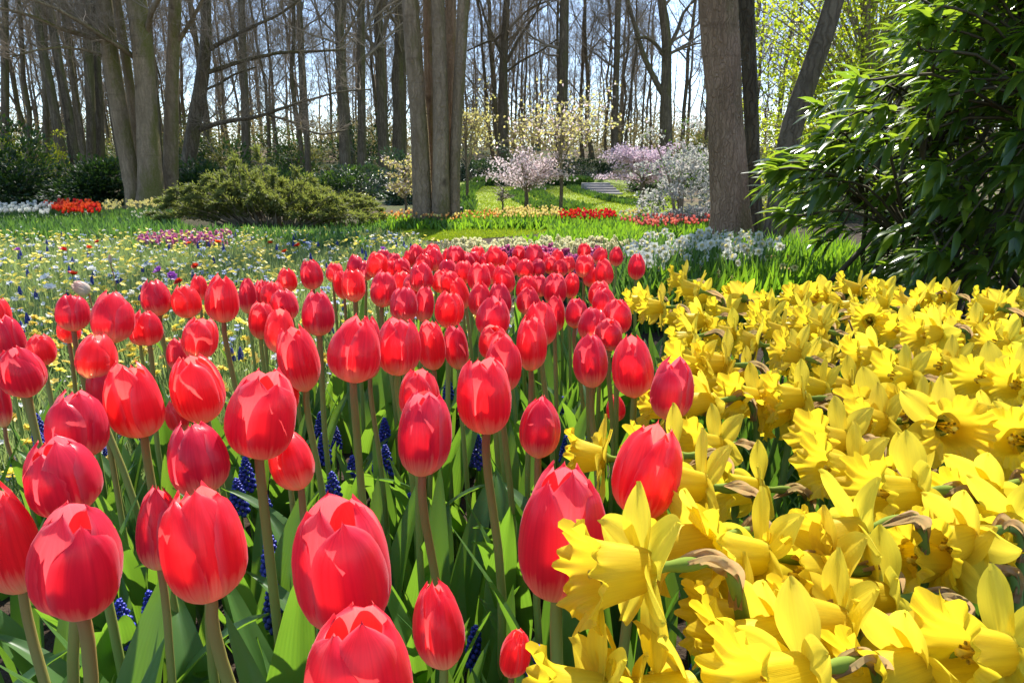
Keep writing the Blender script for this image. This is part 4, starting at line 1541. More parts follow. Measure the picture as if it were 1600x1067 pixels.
labels[(872, 728, 942, 146)] = 'big red tulip partly hidden by the nearest daffodil'
labels[(963, 617, 660, 33)] = 'small red tulip bud low beside the yellow daffodils'
labels[(994, 397, 437, 29)] = 'small red tulip standing apart at the back corner nearest the white narcissi'

rng = np.random.default_rng(77)
THEADS = []
OPEN = {(545, 780): 5, (552, 967): 5, (872, 728): 7, (112, 777): 2, (322, 766): 7, (998, 663): 6, (398, 572): 3, (218, 568): 10, (760, 555): 1, (658, 615): 3}
for q, tu in enumerate(TULIPS):
    cx, yt, yb, w = tu
    cy = (yt + yb) / 2
    d = ray(cx, cy)
    small = tu in ((692, 918, 1047, 88), (799, 974, 1055, 52), (963, 617, 660, 33), (467, 670, 768, 73), (841, 620, 718, 70))
    z_pl = (.50 - CAMZ) / d[2]
    z_sz = F * (.058 if not small else .048) / w
    zc = (z_pl ** .6 * z_sz ** .4) if not small else (z_pl ** .15 * z_sz ** .85 if tu[0] != 799 else .60)
    if tu[:2] == (872, 728):
        zc *= 1.16
    P = CAM + d * zc
    P[2] = min(P[2], .64)
    th = math.atan2(CAMZ - P[2], P[1])
    Wr = .97 * w * zc / F
    Hr = ((yb - yt) * zc / F - .40 * Wr * math.sin(th)) / math.cos(th)
    Hr = max(Hr * 1.06, 1.16 * Wr)
    B = P - np.array([0, 0, Hr / 2])
    root_xy = (B[0] + rng.normal(.012, .012), B[1] + rng.normal(0, .015))
    lab = labels.get(tu, 'small red tulip among many in the crowded far rows of the red bed')
    tp = thing('red_tulip', (root_xy[0], root_xy[1], 0), lab, 'tulip', 'red tulips of the near bed')
    off = np.array([B[0] - root_xy[0], B[1] - root_xy[1], B[2]])
    mid = off * .55 + np.array([rng.normal(0, .008), rng.normal(0, .008), 0])
    SPt = spline([np.array([0, 0, -.02]), mid, off - np.array([0, 0, .04]), off + np.array([0, 0, .004])], 12)
    sm = MB()
    r0 = .0042 * (Wr / .058) ** .6
    tube(sm, SPt, np.linspace(r0 * 1.25, r0, 12), 8)
    sm.obj('stem', M['tulip_stem'], tp)
    bl = link('bloom', BUD if small else BLOOMS[OPEN.get(tu[:2], int(rng.integers(0, len(BLOOMS))))], tp)
    bl.location = off
    bl.scale = (Wr, Wr, Hr)
    tl = unit(SPt[-1] - SPt[-3])
    bl.rotation_euler = (rng.normal(0, .09), rng.normal(-.04, .09), rng.uniform(0, 6.28))
    for k in range(3 if P[1] < 1.1 else 2):
        lf = link('leaf', TLEAF[int(rng.integers(0, len(TLEAF)))], tp)
        lf.rotation_euler = (0, rng.uniform(-.12, .1), rng.uniform(0, 6.28))
        s = rng.uniform(.75, 1.12) * min(1.15, max(.6, B[2] / .46))
        lf.scale = (s, s * rng.uniform(.85, 1.2), s)
        lf.location = (0, 0, -.01)
    THEADS.append(P)
THEADS = np.array(THEADS)

# leaves of the bed that belong to no visible bloom
mb = MB()
for q in range(320):
    y = rng.uniform(.25, 2.3)
    x0 = np.interp(y, [.25, 1.1, 2.3], [-.55, -.98, -.42])
    x1 = np.interp(y, [.25, .5, .9, 1.6, 2.3], [.06, .10, .26, .36, .48])
    x = rng.uniform(x0, x1)
    a = rng.uniform(0, 6.28); s = rng.uniform(.55, 1.05)
    M3 = np.array([[math.cos(a), -math.sin(a), 0], [math.sin(a), math.cos(a), 0], [0, 0, 1]]) * s
    mb.merge(TLEAF_MB[int(rng.integers(0, 10))], M3, (x, y, -.01))
kind(mb.obj('tulip_foliage', M['tulip_leaf']), 'stuff')

# ================================================================== DAFFODILS
def tepal(mb, rng, a0, L, W, tilt, axis='x'):
    nu, nv = 10, 3
    us = np.linspace(0, 1, nu + 1); vs = np.linspace(-1, 1, 2 * nv + 1)
    U, Vv = np.meshgrid(us, vs, indexing='ij')
    w = W * (np.sin(np.pi * np.clip(U * .90 + .10, 0, 1) ** 1.0) ** .62) * (1 - .12 * U)
    w[-1] = .001
    ph = rng.uniform(0, 6, 2)
    tw = rng.normal(0, .22) * U
    rr_ = .006 + L * U
    curve = rng.uniform(-.22, .22)
    cup = rng.uniform(.05, .35)
    ly = Vv * w
    ln = cup * w * Vv ** 2 + .10 * w * np.sin(U * 6 + ph[0]) * Vv + .003 * np.exp(-(Vv / .2) ** 2)
    y2, n2 = ly * np.cos(tw) - ln * np.sin(tw), ly * np.sin(tw) + ln * np.cos(tw)
    f = rr_ * math.sin(tilt) + curve * L * U ** 2 * .5 + n2      # along the flower axis
    o = rr_ * math.cos(tilt)
    X = f
    Y = o * math.cos(a0) - y2 * math.sin(a0)
    Z = o * math.sin(a0) + y2 * math.cos(a0)
    k = 2 * nv + 1
    i = np.arange(nu)[:, None] * k
    j = np.arange(2 * nv)[None]
    Q = np.stack([i + j, i + j + 1, i + k + j + 1, i + k + j], -1).reshape(-1, 4)
    mb.add(np.stack([X, Y, Z], -1), Q, None, U, Vv, rng.uniform())


def trumpet(rng, L=.046, r0=.011, r1=.019, flare=.030):
    na, nl = 108, 20
    th = np.linspace(0, 2 * math.pi, na, endpoint=False)
    l = np.linspace(0, 1, nl)
    Lg, Th = np.meshgrid(l, th, indexing='ij')
    r_ = r0 + (r1 - r0) * Lg ** .9 + (flare - r1) * np.clip((Lg - .66) / .34, 0, 1) ** 2.2
    ph = rng.uniform(0, 6, 3)
    fr = np.clip((Lg - .55) / .45, 0, 1) ** 1.5
    r_ = r_ * (1 + .055 * fr * np.sin(12 * Th + ph[0] + np.sin(3 * Th)) + .05 * fr ** 2 * np.sin(23 * Th + ph[1]) + .04 * np.sin(6 * Th + ph[2]) * Lg)
    X = Lg * L + fr * .0028 * np.sin(17 * Th + ph[1]) - .004 * np.clip((Lg - .85) / .15, 0, 1) * (1 + np.sin(7 * Th))
    r_ = r_ * (1 + .02 * np.sin(6 * Th))
    mb = MB()
    j = np.arange(na)[None]; j2 = (j + 1) % na
    i = np.arange(nl - 1)[:, None] * na
    Q = np.stack([i + j, i + j2, i + na + j2, i + na + j], -1).reshape(-1, 4)
    mb.add(np.stack([X, r_ * np.cos(Th), r_ * np.sin(Th)], -1), Q, None, Lg, np.sin(Th * 6) * .8, rng.uniform())
    return mb


def orient(mb, d, off):
    """turn +x to d (unit) and move"""
    x = unit(d)
    y = unit(np.cross((0, 0, 1), x))
    z = np.cross(x, y)
    R3 = np.stack([x, y, z], 1)
    mb.V = [v @ R3.T + off for v in mb.V]


DHEAD_Z = .455
DHEAD_X = .052


def daffodil_kind(seed, pitch):
    """an upright stem bent at the neck; the flower looks along +x"""
    rng = np.random.default_rng(seed)
    root = bpy.data.objects.new('daffodil', None)
    root.empty_display_size = .05
    kids = []
    d = np.array([math.cos(pitch), 0, math.sin(pitch)])
    head = np.array([DHEAD_X, 0, DHEAD_Z])
    ts = MB()
    sp = rng.uniform(0, 1)
    for k in range(6):
        tepal(ts, rng, k * math.pi / 3 + sp + rng.normal(0, .08), rng.uniform(.042, .049), rng.uniform(.0145, .0178) * (1 if k % 2 else .9), R(rng.uniform(-8, 22)))
    orient(ts, d, head - d * .001 * 0)
    kids.append(ts.mesh('petals', M['daff_petal']))
    tr = trumpet(rng, rng.uniform(.047, .056), .0115, rng.uniform(.019, .022), rng.uniform(.029, .035))
    orient(tr, d, head)
    kids.append(tr.mesh('trumpet', M['daff_trumpet']))
    sm = MB()
    for k in range(6):
        a = k * math.pi / 3
        p = np.array([[0, .002 * math.cos(a), .002 * math.sin(a)], [.022, .0045 * math.cos(a), .0045 * math.sin(a)], [.030, .005 * math.cos(a), .005 * math.sin(a)]])
        tube(sm, p, [.0008, .0012, .0018], 5)
    tube(sm, np.array([[0, 0, 0], [.03, 0, 0], [.037, 0, 0]]), [.001, .0013, .0026], 6, cap=True)
    orient(sm, d, head)
    kids.append(sm.mesh('stamens', M['pollen']))
    ov = MB()
    back = head - d * .022
    nb = head - d * .040
    tube(ov, spline([head + d * .002, head - d * .010, back, nb], 12), np.array([.0110, .0072, .0048, .0037, .0032, .0032, .0036, .0042, .0045, .0042, .0034, .0026]), 10)
    kids.append(ov.mesh('neck', M['ovary']))
    st = MB()
    topz = DHEAD_Z - .006 - .035 * math.sin(pitch)
    bend = np.array([nb[0] - .018, 0, nb[2] - .012])
    low_ = np.array([bend[0] - .014, rng.normal(0, .004), bend[2] - .075])
    Pst = spline([np.array([0, 0, -.02]), np.array([rng.normal(-.004, .01), rng.normal(0, .01), .2]), low_, bend, nb - d * .0], 22)
    tube(st, Pst, np.concatenate([np.linspace(.0055, .0046, 17), np.linspace(.0044, .0030, 5)]), 8)
    kids.append(st.mesh('stem', M['daff_stem']))
    # the papery sheath at the bend
    ps = MB()
    nn, na = 20, 15
    Q_ = spline([low_ * .25 + bend * .75 + np.array([-.001, 0, -.002]), bend + np.array([-.002, 0, .003]), nb + np.array([0, rng.normal(0, .004), .006]), nb + d * .024 + np.array([0, rng.normal(0, .007), rng.uniform(-.012, .008)])], nn)
    rad = np.interp(np.linspace(0, 1, nn), [0, .25, .55, .8, 1], [.0038, .0048, .0062, .0050, .0008])
    tan = np.gradient(Q_, axis=0); tan /= np.linalg.norm(tan, axis=1)[:, None]
    side = np.cross(tan, (0, 1, 0)); side /= np.maximum(1e-6, np.linalg.norm(side, axis=1))[:, None]
    th = np.linspace(-2.0, 2.0, na) + math.pi
    ph = rng.uniform(0, 6, 2)
    rr_ = rad[:, None] * (1 + .34 * np.sin(7 * th[None] + ph[0] + 5 * np.linspace(0, 1, nn)[:, None]) + .20 * np.sin(11 * np.linspace(0, 1, nn)[:, None] + ph[1]))
    Vv = Q_[:, None] + rr_[..., None] * (np.cos(th)[None, :, None] * side[:, None] + np.sin(th)[None, :, None] * np.array([0, 1.0, 0]))
    i = np.arange(nn - 1)[:, None] * na
    j = np.arange(na - 1)[None]
    ps.add(Vv.reshape(-1, 3), np.stack([i + j, i + j + 1, i + na + j + 1, i + na + j], -1).reshape(-1, 4), None, None, None, np.repeat(rng.uniform(0, 1, nn), na))
    kids.append(ps.mesh('spathe', M['spathe']))
    return kids


def strap_leaf(rng, L, W, bend):
    us = np.linspace(0, 1, 12)
    ang = R(88) - bend * us ** 2
    x = np.concatenate([[0], np.cumsum(np.cos(ang[1:]))]) / 11 * L
    z = np.concatenate([[0], np.cumsum(np.sin(ang[1:]))]) / 11 * L
    vs = np.array([-1, -.5, 0, .5, 1.0])
    w = W * np.minimum(1, ((1 - us) * 7) ** .5) * (.8 + .2 * us)
    mb = MB()
    U, Vv = np.meshgrid(us, vs, indexing='ij')
    tw = rng.normal(0, .9) * U
    ly, ln = Vv * w[:, None], .35 * np.abs(Vv) * w[:, None]
    y2, n2 = ly * np.cos(tw) - ln * np.sin(tw), ly * np.sin(tw) + ln * np.cos(tw)
    X = x[:, None] - np.sin(ang)[:, None] * n2
    Z = z[:, None] + np.cos(ang)[:, None] * n2
    i = np.arange(11)[:, None] * 5
    j = np.arange(4)[None]
    mb.add(np.stack([X, y2, Z], -1), np.stack([i + j, i + j + 1, i + 5 + j + 1, i + 5 + j], -1).reshape(-1, 4), None, U, Vv, rng.uniform())
    return mb


DK = [daffodil_kind(700 + k, R(p)) for k, p in enumerate([-12, 2, 8, 15, -6, 20, 4, -18])]
rng = np.random.default_rng(81)
DLEAF_MB = [strap_leaf(rng, rng.uniform(.30, .44), rng.uniform(.006, .0095), R(rng.uniform(5, 60))) for _ in range(8)]
DLEAF = [m.mesh('leaf', M['daff_leaf']) for m in DLEAF_MB]

# photo place of the flower centre, heading (degrees, 180 = looking left, 270 = looking at us), kind
DAFF = [
    (1012, 888, 196, 6, 1.12), (1110, 842, 190, 4, 1.06), (1058, 712, 186, 1, 1), (1124, 696, 205, 2, 1), (945, 716, 180, 6, .95), (1085, 1078, 195, 4, 1), (1000, 1105, 185, 0, 1), (945, 1085, 190, 6, .95), (1195, 870, 188, 2, 1), (1300, 895, 192, 6, 1), (1340, 735, 186, 2, 1), (1190, 765, 184, 1, .95), (1345, 830, 190, 0, .95),
    (1172, 970, 190, 6, 1), (1467, 664, 258, 3, 1.2), (1366, 632, 215, 1, 1.12), (1318, 688, 200, 2, 1), (1432, 768, 190, 1, 1.12), (1554, 766, 200, 4, 1), (1585, 818, 205, 0, 1),
    (1485, 880, 186, 2, 1.05), (1390, 935, 186, 1, 1.12), (1228, 990, 195, 4, 1.0), (1318, 975, 184, 6, 1), (1572, 1020, 190, 2, 1), (1262, 1052, 200, 1, 1), (1235, 643, 188, 0, 1),
    (1563, 690, 176, 2, 1), (1163, 467, 95, 1, 1), (1093, 455, 160, 2, 1), (1253, 470, 190, 3, 1), (1289, 462, 205, 1, 1), (1343, 452, 170, 2, 1.05), (1386, 462, 185, 3, 1),
    (1433, 482, 130, 3, 1.1), (1483, 463, 190, 6, 1), (1574, 482, 105, 1, 1.12), (1359, 502, 240, 3, 1), (1209, 497, 190, 2, 1), (1103, 500, 185, 4, 1), (1420, 515, 195, 1, 1),
    (1283, 515, 186, 3, 1), (1226, 520, 180, 2, 1), (1469, 520, 190, 4, 1), (1529, 515, 178, 1, 1), (1149, 522, 190, 1, 1), (1573, 542, 185, 3, 1), (1086, 527, 188, 0, 1),
    (1313, 553, 130, 2, 1), (1496, 535, 210, 1, 1), (1373, 553, 186, 4, 1), (1266, 567, 195, 3, 1), (1139, 570, 180, 1, 1), (1093, 573, 200, 2, 1), (1493, 573, 185, 6, 1),
    (1556, 592, 195, 1, 1), (1116, 627, 186, 4, 1), (1183, 620, 205, 2, 1), (1256, 622, 182, 1, 1), (1036, 480, 186, 1, 1), (1010, 470, 190, 4, .95), (1060, 640, 182, 2, 1),
    (1130, 600, 188, 6, 1), (1420, 590, 190, 2, 1), (1330, 605, 185, 1, 1), (1100, 760, 190, 2, 1), (1440, 1040, 195, 4, 1),
    (1600, 690, 210, 3, 1), (1610, 600, 195, 1, 1), (1520, 840, 195, 4, .95)]


rng = np.random.default_rng(82)
heads = []
for (x, y, hd, k, s) in DAFF:
    z = .458 + rng.normal(0, .012)
    if (x, y) == (1012, 888):
        z = .505
    heads.append((at_z(x, y, z), hd, k, s, (x, y)))
tries = 0
HP = [h[0] for h in heads]
fill = []
while len(fill) < 62 and tries < 6000:
    tries += 1
    y = rng.uniform(.30, 1.72)
    lo = np.interp(y, [.3, .5, .9, 1.2, 1.7], [.09, .15, .27, .29, .33])
    x = rng.uniform(lo, y * .82 + .12)
    p = np.array([x, y, .44 + rng.normal(0, .022)])
    px_, py_, _z = to_px(p)
    if ((px_ - 1240) / 75) ** 2 + ((py_ - 765) / 120) ** 2 < 1 or ((px_ - 1290) / 50) ** 2 + ((py_ - 860) / 60) ** 2 < 1:
        continue
    if min(np.hypot(*(p[:2] - q[:2])) for q in HP) < .062:
        continue
    if (px_ < 1000 and py_ > 500) or (px_ < 1230 and py_ > 760) or py_ > 800:
        continue
    HP.append(p); fill.append((p, rng.choice([170, 182, 190, 200, 215, 150, 240, 120], p=[.18, .24, .24, .16, .05, .07, .02, .04]) + rng.normal(0, 6), int(rng.integers(0, 8)), rng.uniform(.82, .96), (px_, py_)))
heads += fill
DROWS = [(880, 'nearest row'), (740, 'second row'), (630, 'third row'), (570, 'fourth row'), (515, 'fifth row'), (0, 'farthest row')]
dl = {}
for ri, (lim, nmr) in enumerate(DROWS):
    hi = 99999 if ri == 0 else DROWS[ri - 1][0]
    row = sorted([(h[4][0], i) for i, h in enumerate(heads) if lim <= h[4][1] < hi and h[4][0] < 1640])
    for k, (_, i) in enumerate(row):
        if k < len(ORD):
            look = 'turned away' if 80 < heads[i][1] < 155 else ('facing the path' if heads[i][1] > 230 else 'facing the tulips')
            dl[i] = f'yellow trumpet daffodil {look}, {ORD[k]} from the left in the {nmr} of daffodils'
dl[0] = 'nearest yellow trumpet daffodil, overlapping the big red tulip beside it'
dl[8] = 'big yellow daffodil facing straight out with its open trumpet showing stamens'
dl[30] = 'yellow daffodil seen from behind, alone against the dark laurel'
PART_MATS = ['petals', 'trumpet', 'stamens', 'neck', 'stem', 'spathe']
for i, (p, hd, k, s, pp) in enumerate(heads):
    a = R(hd)
    s2 = s * rng.uniform(.90, .99)
    zs = p[2] / DHEAD_Z
    lean = .04 * rng.normal() + .05
    t = thing('daffodil', (p[0] - math.cos(a) * DHEAD_X * s2, p[1] - math.sin(a) * DHEAD_X * s2, p[2] - DHEAD_Z * s2), dl.get(i, 'yellow trumpet daffodil just beyond the edge of the view'), 'daffodil', 'yellow daffodils of the near bed', a)
    t.scale = (s2, s2, s2)
    for nme, me in zip(PART_MATS, DK[k]):
        link(nme, me, t)
    for q in range(3):
        lf = link('leaf', DLEAF[int(rng.integers(0, 8))], t)
        lf.location = (rng.normal(0, .012), rng.normal(0, .012), -.01)
        lf.rotation_euler = (0, rng.normal(0, .06), rng.uniform(0, 6.28))
        z = rng.uniform(.8, 1.05)
        lf.scale = (z, z, z)
    if p[2] - DHEAD_Z * s2 > 0.0:
        t.location.z = -.005
        t.scale = (s2, s2, (p[2] + .005) / DHEAD_Z)
mb = MB()
for q in range(900):
    y = rng.uniform(.28, 1.8)
    x = rng.uniform(np.interp(y, [.3, .5, .9, 1.2, 1.7], [.14, .19, .29, .31, .35]), y * .85 + .15)
    a = rng.uniform(0, 6.28); s = rng.uniform(.7, 1.0)
    M3 = np.array([[math.cos(a), -math.sin(a), 0], [math.sin(a), math.cos(a), 0], [0, 0, 1]]) * s
    mb.merge(DLEAF_MB[int(rng.integers(0, 8))], M3, (x, y, -.01))
kind(mb.obj('daffodil_foliage', M['daff_leaf']), 'stuff')

# ================================================================== GRAPE HYACINTHS
def muscari(seed):
    rng = np.random.default_rng(seed)
    sp, st = MB(), MB()
    H = .20
    tube(st, spline([(0, 0, -.01), (.004, 0, H * .5), (0, 0, H)], 6), np.linspace(.0022, .0016, 6), 5)
    th = np.arange(6) * math.pi / 3
    n = 62
    for i in range(n):
        f = i / n
        a = i * 2.4
        rr_ = .0095 * (1 - f ** 2.2) + .0012
        c_ = np.array([math.cos(a) * rr_, math.sin(a) * rr_, H - .046 + f * .056])
        s = .0044 * (1.05 - .55 * f)
        d = unit(np.array([math.cos(a), math.sin(a), -.7 + 1.3 * f]))
        u = unit(np.cross(d, (.3, .2, 1))); v = np.cross(d, u)
        rings = [(-.9, .35), (-.4, .95), (.3, 1.0), (.85, .6), (1.05, .35)]
        V = np.concatenate([c_ + d * s * q + s * g * (np.cos(th)[:, None] * u + np.sin(th)[:, None] * v) for q, g in rings])
        j = np.arange(6); j2 = (j + 1) % 6
        Q = np.concatenate([np.stack([k * 6 + j, k * 6 + j2, k * 6 + 6 + j2, k * 6 + 6 + j], 1) for k in range(4)])
        sp.add(V, Q)
    return sp.mesh('flower_spike', M['blue']), st.mesh('stem', M['stem_green'])


MK = [muscari(800 + k) for k in range(3)]
MUS = [(62, 690), (60, 668), (185, 935), (372, 775), (385, 742), (430, 945), (450, 915), (520, 760), (505, 690), (523, 660), (550, 712), (603, 722), (640, 762), (742, 962), (885, 665),
       (880, 612), (925, 690), (840, 1020), (1100, 1015), (1115, 945), (425, 878), (232, 922), (600, 645), (747, 705), (412, 760), (655, 770), (500, 650), (590, 690), (815, 640), (700, 600)]
rng = np.random.default_rng(83)
mrow = sorted(MUS, key=lambda t: t[0])
for x, y in mrow:
    k = mrow.index((x, y))
    p = at_z(x, y, .215 + rng.normal(0, .01))
    t = thing('grape_hyacinth', (p[0], p[1], 0), f'deep blue grape hyacinth low among the tulip stems, {ORD[k]} from the left', 'grape hyacinth', 'grape hyacinths under the tulips', rng.uniform(0, 6))
    s = rng.uniform(.95, 1.2)
    t.scale = (s * .98, s * .98, s)
    for nme, me in zip(('flower_spike', 'stem'), MK[k % 3]):
        link(nme, me, t)
    for q in range(2):
        lf = link('leaf', DLEAF[int(rng.integers(0, 8))], t)
        lf.rotation_euler = (0, rng.normal(.2, .1), rng.uniform(0, 6.28)); lf.scale = (.4, .4, .45)

# ================================================================== MEADOW
def meadow_ok(x, y):
    """behind the tulip bed's back edge, left part of the garden"""
    edge = np.interp(x, [-3, -.95, -.6, -.30, .1], [.9, 1.15, 1.75, 2.35, 2.55])
    px_, py_, _ = to_px(np.stack([x, y, 0 * x], -1))
    right = np.interp(y, [2.4, 4, 6, 7.8], [.05, -.1, -.6, -1.3])
    return (y > edge) & (x < right)


rng = np.random.default_rng(84)
n = 120000
y = 1.0 + 6.8 * rng.uniform(0, 1, n) ** 1.35
x = rng.uniform(-1, 0, n) * (y * .84 + .3) + .1
k = meadow_ok(x, y)
XY = np.stack([x[k], y[k]], 1)[:52000]
M['meadow'] = leafy('meadow grass', (.17, .23, .08), (.25, .31, .13), (.44, .52, .15), tw=.4, rough=.5, spec=.3, cc=(.42, .46, .34))
blades('meadow_grass', XY, .15, .0038, 'meadow', 85, .42, T_BLADE)

M['m_yellow'] = petal('meadow yellow', (.80, .64, .12), (.80, .64, .14), (.5, .5, .06), (.92, .76, .14), (.6, .6, .06), tw=.45)
M['m_white'] = petal('meadow white', (.74, .74, .70), (.78, .78, .74), (.55, .60, .35), (.85, .85, .78), (.6, .65, .4), tw=.4, streak=.08)
M['m_pale'] = petal('meadow pale blue', (.50, .56, .72), (.55, .60, .78), (.5, .6, .5), (.65, .70, .88), (.6, .65, .5), tw=.4, streak=.1)
M['m_red'] = petal('meadow scarlet', (.70, .04, .015), (.72, .05, .02), (.05, .02, .03), (.95, .10, .02), (.1, .03, .02), tw=.45)
M['m_violet'] = petal('meadow violet', (.48, .14, .55), (.52, .18, .60), (.7, .6, .7), (.72, .22, .80), (.8, .6, .8), tw=.45)
M['m_pinkwhite'] = petal('cream and rose petals', (.72, .66, .56), (.66, .26, .22), (.6, .6, .35), (.85, .72, .55), (.6, .6, .3), tw=.45)


def star(mb, c_, R_, rng, npet=6, cup=.35, wide=.42):
    """an open little flower facing up and out"""
    ax = unit(np.array([rng.normal(0, .5), rng.normal(-.2, .5), 1.0]))
    u = unit(np.cross(ax, (1, .2, .1))); v = np.cross(ax, u)
    a = np.arange(npet) * 2 * math.pi / npet + rng.uniform(0, 6)
    D = np.cos(a)[:, None] * u + np.sin(a)[:, None] * v + ax * cup
    leaves(mb, np.repeat(c_[None], npet, 0), D, np.repeat(ax[None], npet, 0), R_, R_ * wide, T_QUAD, rng.uniform(0, 1, npet))


def small_kind(seed, h, R_, npet, cup, mat, wide=.42, heads_=1, stem_r=.0016):
    rng = np.random.default_rng(seed)
    fl, st = MB(), MB()
    for q in range(heads_):
        top = np.array([rng.normal(0, .012) * (heads_ > 1), rng.normal(0, .012) * (heads_ > 1), h * rng.uniform(.85, 1.0)])
        tube(st, spline([(0, 0, -.01), top * .5 + rng.normal(0, .004, 3), top], 5), np.linspace(stem_r * 1.2, stem_r, 5), 4)
        star(fl, top, R_, rng, npet, cup, wide)
        star(fl, top, R_ * .8, rng, npet, cup * 1.6, wide)
    return fl.mesh('flower', M[mat]), st.mesh('stem', M['stem_green'])


def scatter(name, kinds, pts, label, cat, group, s=(.85, 1.2), hz=None, seed=0, single=False):
    rng = np.random.default_rng(seed)
    for (x, y) in pts:
        t = thing(name, (x, y, float(ground_z(x, y))), label, cat, group, rng.uniform(0, 6.28))
        q = rng.uniform(*s)
        t.scale = (q, q, q)
        for nme, me in zip(('flower', 'stem'), kinds[int(rng.integers(0, len(kinds)))]):
            link(nme, me, t)


def meadow_pts(rng, n, pw=1.2, y0=1.2, y1=7.2):
    out = []
    while len(out) < n:
        y = y0 + (y1 - y0) * rng.uniform() ** pw
        x = rng.uniform(-1, .05) * (y * .82 + .2)
        if meadow_ok(np.array(x), np.array(y)):
            out.append((x, y))
    return sorted(out, key=lambda p: p[1])


rng = np.random.default_rng(86)
YK = [small_kind(810 + k, .17, .016, 6, .35, 'm_yellow', heads_=2) for k in range(3)]
WK = [small_kind(815 + k, .15, .017, 6, .5, 'm_white', heads_=1) for k in range(2)]
PK = [small_kind(818 + k, .14, .011, 6, .5, 'm_pale', heads_=4) for k in range(2)]
yp = meadow_pts(rng, 1050, 1.0)
scatter('yellow_meadow_flower', YK, yp[:290], 'little yellow star flower in the near part of the flower meadow', 'flower', 'yellow flowers of the meadow', seed=1)
mb = MB()
for x, y in yp[290:]:
    for q in range(2):
        star(mb, np.array([x + rng.normal(0, .02), y + rng.normal(0, .02), .15 + rng.normal(0, .02)]), .017, rng, 6, .35)
kind(mb.obj('far_meadow_flowers', M['m_yellow']), 'stuff')
mb = MB()
for x, y in meadow_pts(rng, 900, .9):
    star(mb, np.array([x, y, .13 + rng.normal(0, .025)]), rng.uniform(.008, .014), rng, 5, .5)
kind(mb.obj('far_white_meadow_flowers', M['m_white']), 'stuff')
scatter('white_meadow_flower', WK, meadow_pts(rng, 290, 1.1), 'small white flower in the meadow beyond the red tulips', 'flower', 'white flowers of the meadow', seed=2)
scatter('pale_blue_meadow_flower', PK, meadow_pts(rng, 290, 1.0), 'pale blue flower cluster in the meadow beyond the red tulips', 'flower', 'pale blue flowers of the meadow', seed=3)
for i, (x, y) in enumerate(meadow_pts(rng, 120, 1.25)):
    t = thing('grape_hyacinth', (x, y, 0), 'deep blue grape hyacinth out in the flower meadow', 'grape hyacinth', 'grape hyacinths of the meadow', rng.uniform(0, 6))
    t.scale = (.72, .72, .80)
    link('flower_spike', MK[i % 3][0], t); link('stem', MK[i % 3][1], t)
# the single anemones and tulips that stand above the meadow
def cup_flower(seed, mat, h, R_, cup=.9, npet=8, wide=.5):
    return small_kind(seed, h, R_, npet, cup, mat, wide, 1, .0025)


for i, (x, y, mat, h, R_, lab) in enumerate([
        (113, 427, 'm_red', .24, .032, 'scarlet anemone beside the white and rose tulip'), (305, 409, 'm_red', .22, .030, 'scarlet anemone in the meadow above the lone far tulips'),
        (98, 391, 'm_red', .22, .034, 'scarlet anemone far out in the meadow between yellow flowers'), (152, 375, 'm_red', .22, .03, 'scarlet anemone farthest out in the meadow'),
        (340, 375, 'm_red', .22, .036, 'scarlet anemone just in front of the pink hyacinths, right end'), (295, 377, 'm_red', .22, .03, 'scarlet anemone in front of the pink hyacinths, middle'),
        (465, 381, 'm_red', .22, .034, 'scarlet anemone in the meadow near the lawn'), (445, 390, 'm_red', .2, .03, 'low scarlet anemone near the lawn side of the meadow'),
        (422, 380, 'm_red', .22, .026, 'small scarlet anemone near the lawn'), (280, 437, 'm_red', .2, .03, 'orange red anemone just behind the violet pair'), (139, 386, 'm_red', .2, .026, 'pale scarlet anemone in mid meadow'),
        (248, 419, 'm_violet', .26, .034, 'violet anemone, first of the pair'), (266, 422, 'm_violet', .25, .034, 'violet anemone, second of the pair, slightly lower'),
        (598, 383, 'm_violet', .22, .03, 'magenta anemone near the lawn edge'), (480, 378, 'm_pale', .22, .03, 'lavender anemone near the lawn, farthest'), (28, 391, 'm_violet', .22, .028, 'dark violet anemone far out near the edge'),
        (72, 430, 'm_white', .24, .036, 'white open anemone, upper of a close pair'), (76, 442, 'm_white', .23, .036, 'white open anemone, lower of a close pair'),
        (142, 414, 'm_white', .23, .030, 'white anemone above the scarlet one in mid meadow'), (58, 413, 'm_white', .22, .028, 'small white anemone near the edge of the meadow')]):
    p = at_z(x, y, h)
    f, s = cup_flower(830 + i, mat, h, R_)
    t = thing('anemone', (p[0], p[1], 0), lab, 'anemone', 'single anemones in the meadow')
    link('flower', f, t); link('stem', s, t)
# the cream and rose tulip
tb = tulip_bloom(np.random.default_rng(540), .72, .3, 1.0).mesh('bloom', M['m_pinkwhite'])
for x, y, s, lab in ((137, 446, .05, 'cream and rose striped tulip lying tilted above the meadow'), (172, 404, .03, 'slender salmon tulip bud in the meadow')):
    z = .36 if s > .04 else .3
    p = at_z(x, y, z)
    t = thing('cream_tulip', (p[0], p[1], 0), lab, 'tulip')
    sm = MB(); tube(sm, spline([(0, 0, -.01), (.01, 0, z * .5), (0, 0, z - .03)], 8), .003, 6); sm.obj('stem', M['tulip_stem'], t)
    b = link('bloom', tb, t); b.location = (0, 0, z - .03)
    b.scale = (s, s, s * 1.25) if s > .04 else (.018, .018, .055)
    b.rotation_euler = (.2, -.75 if s > .04 else 0, .5)
    lf = link('leaf', TLEAF[2], t); lf.scale = (.6, .6, .6)

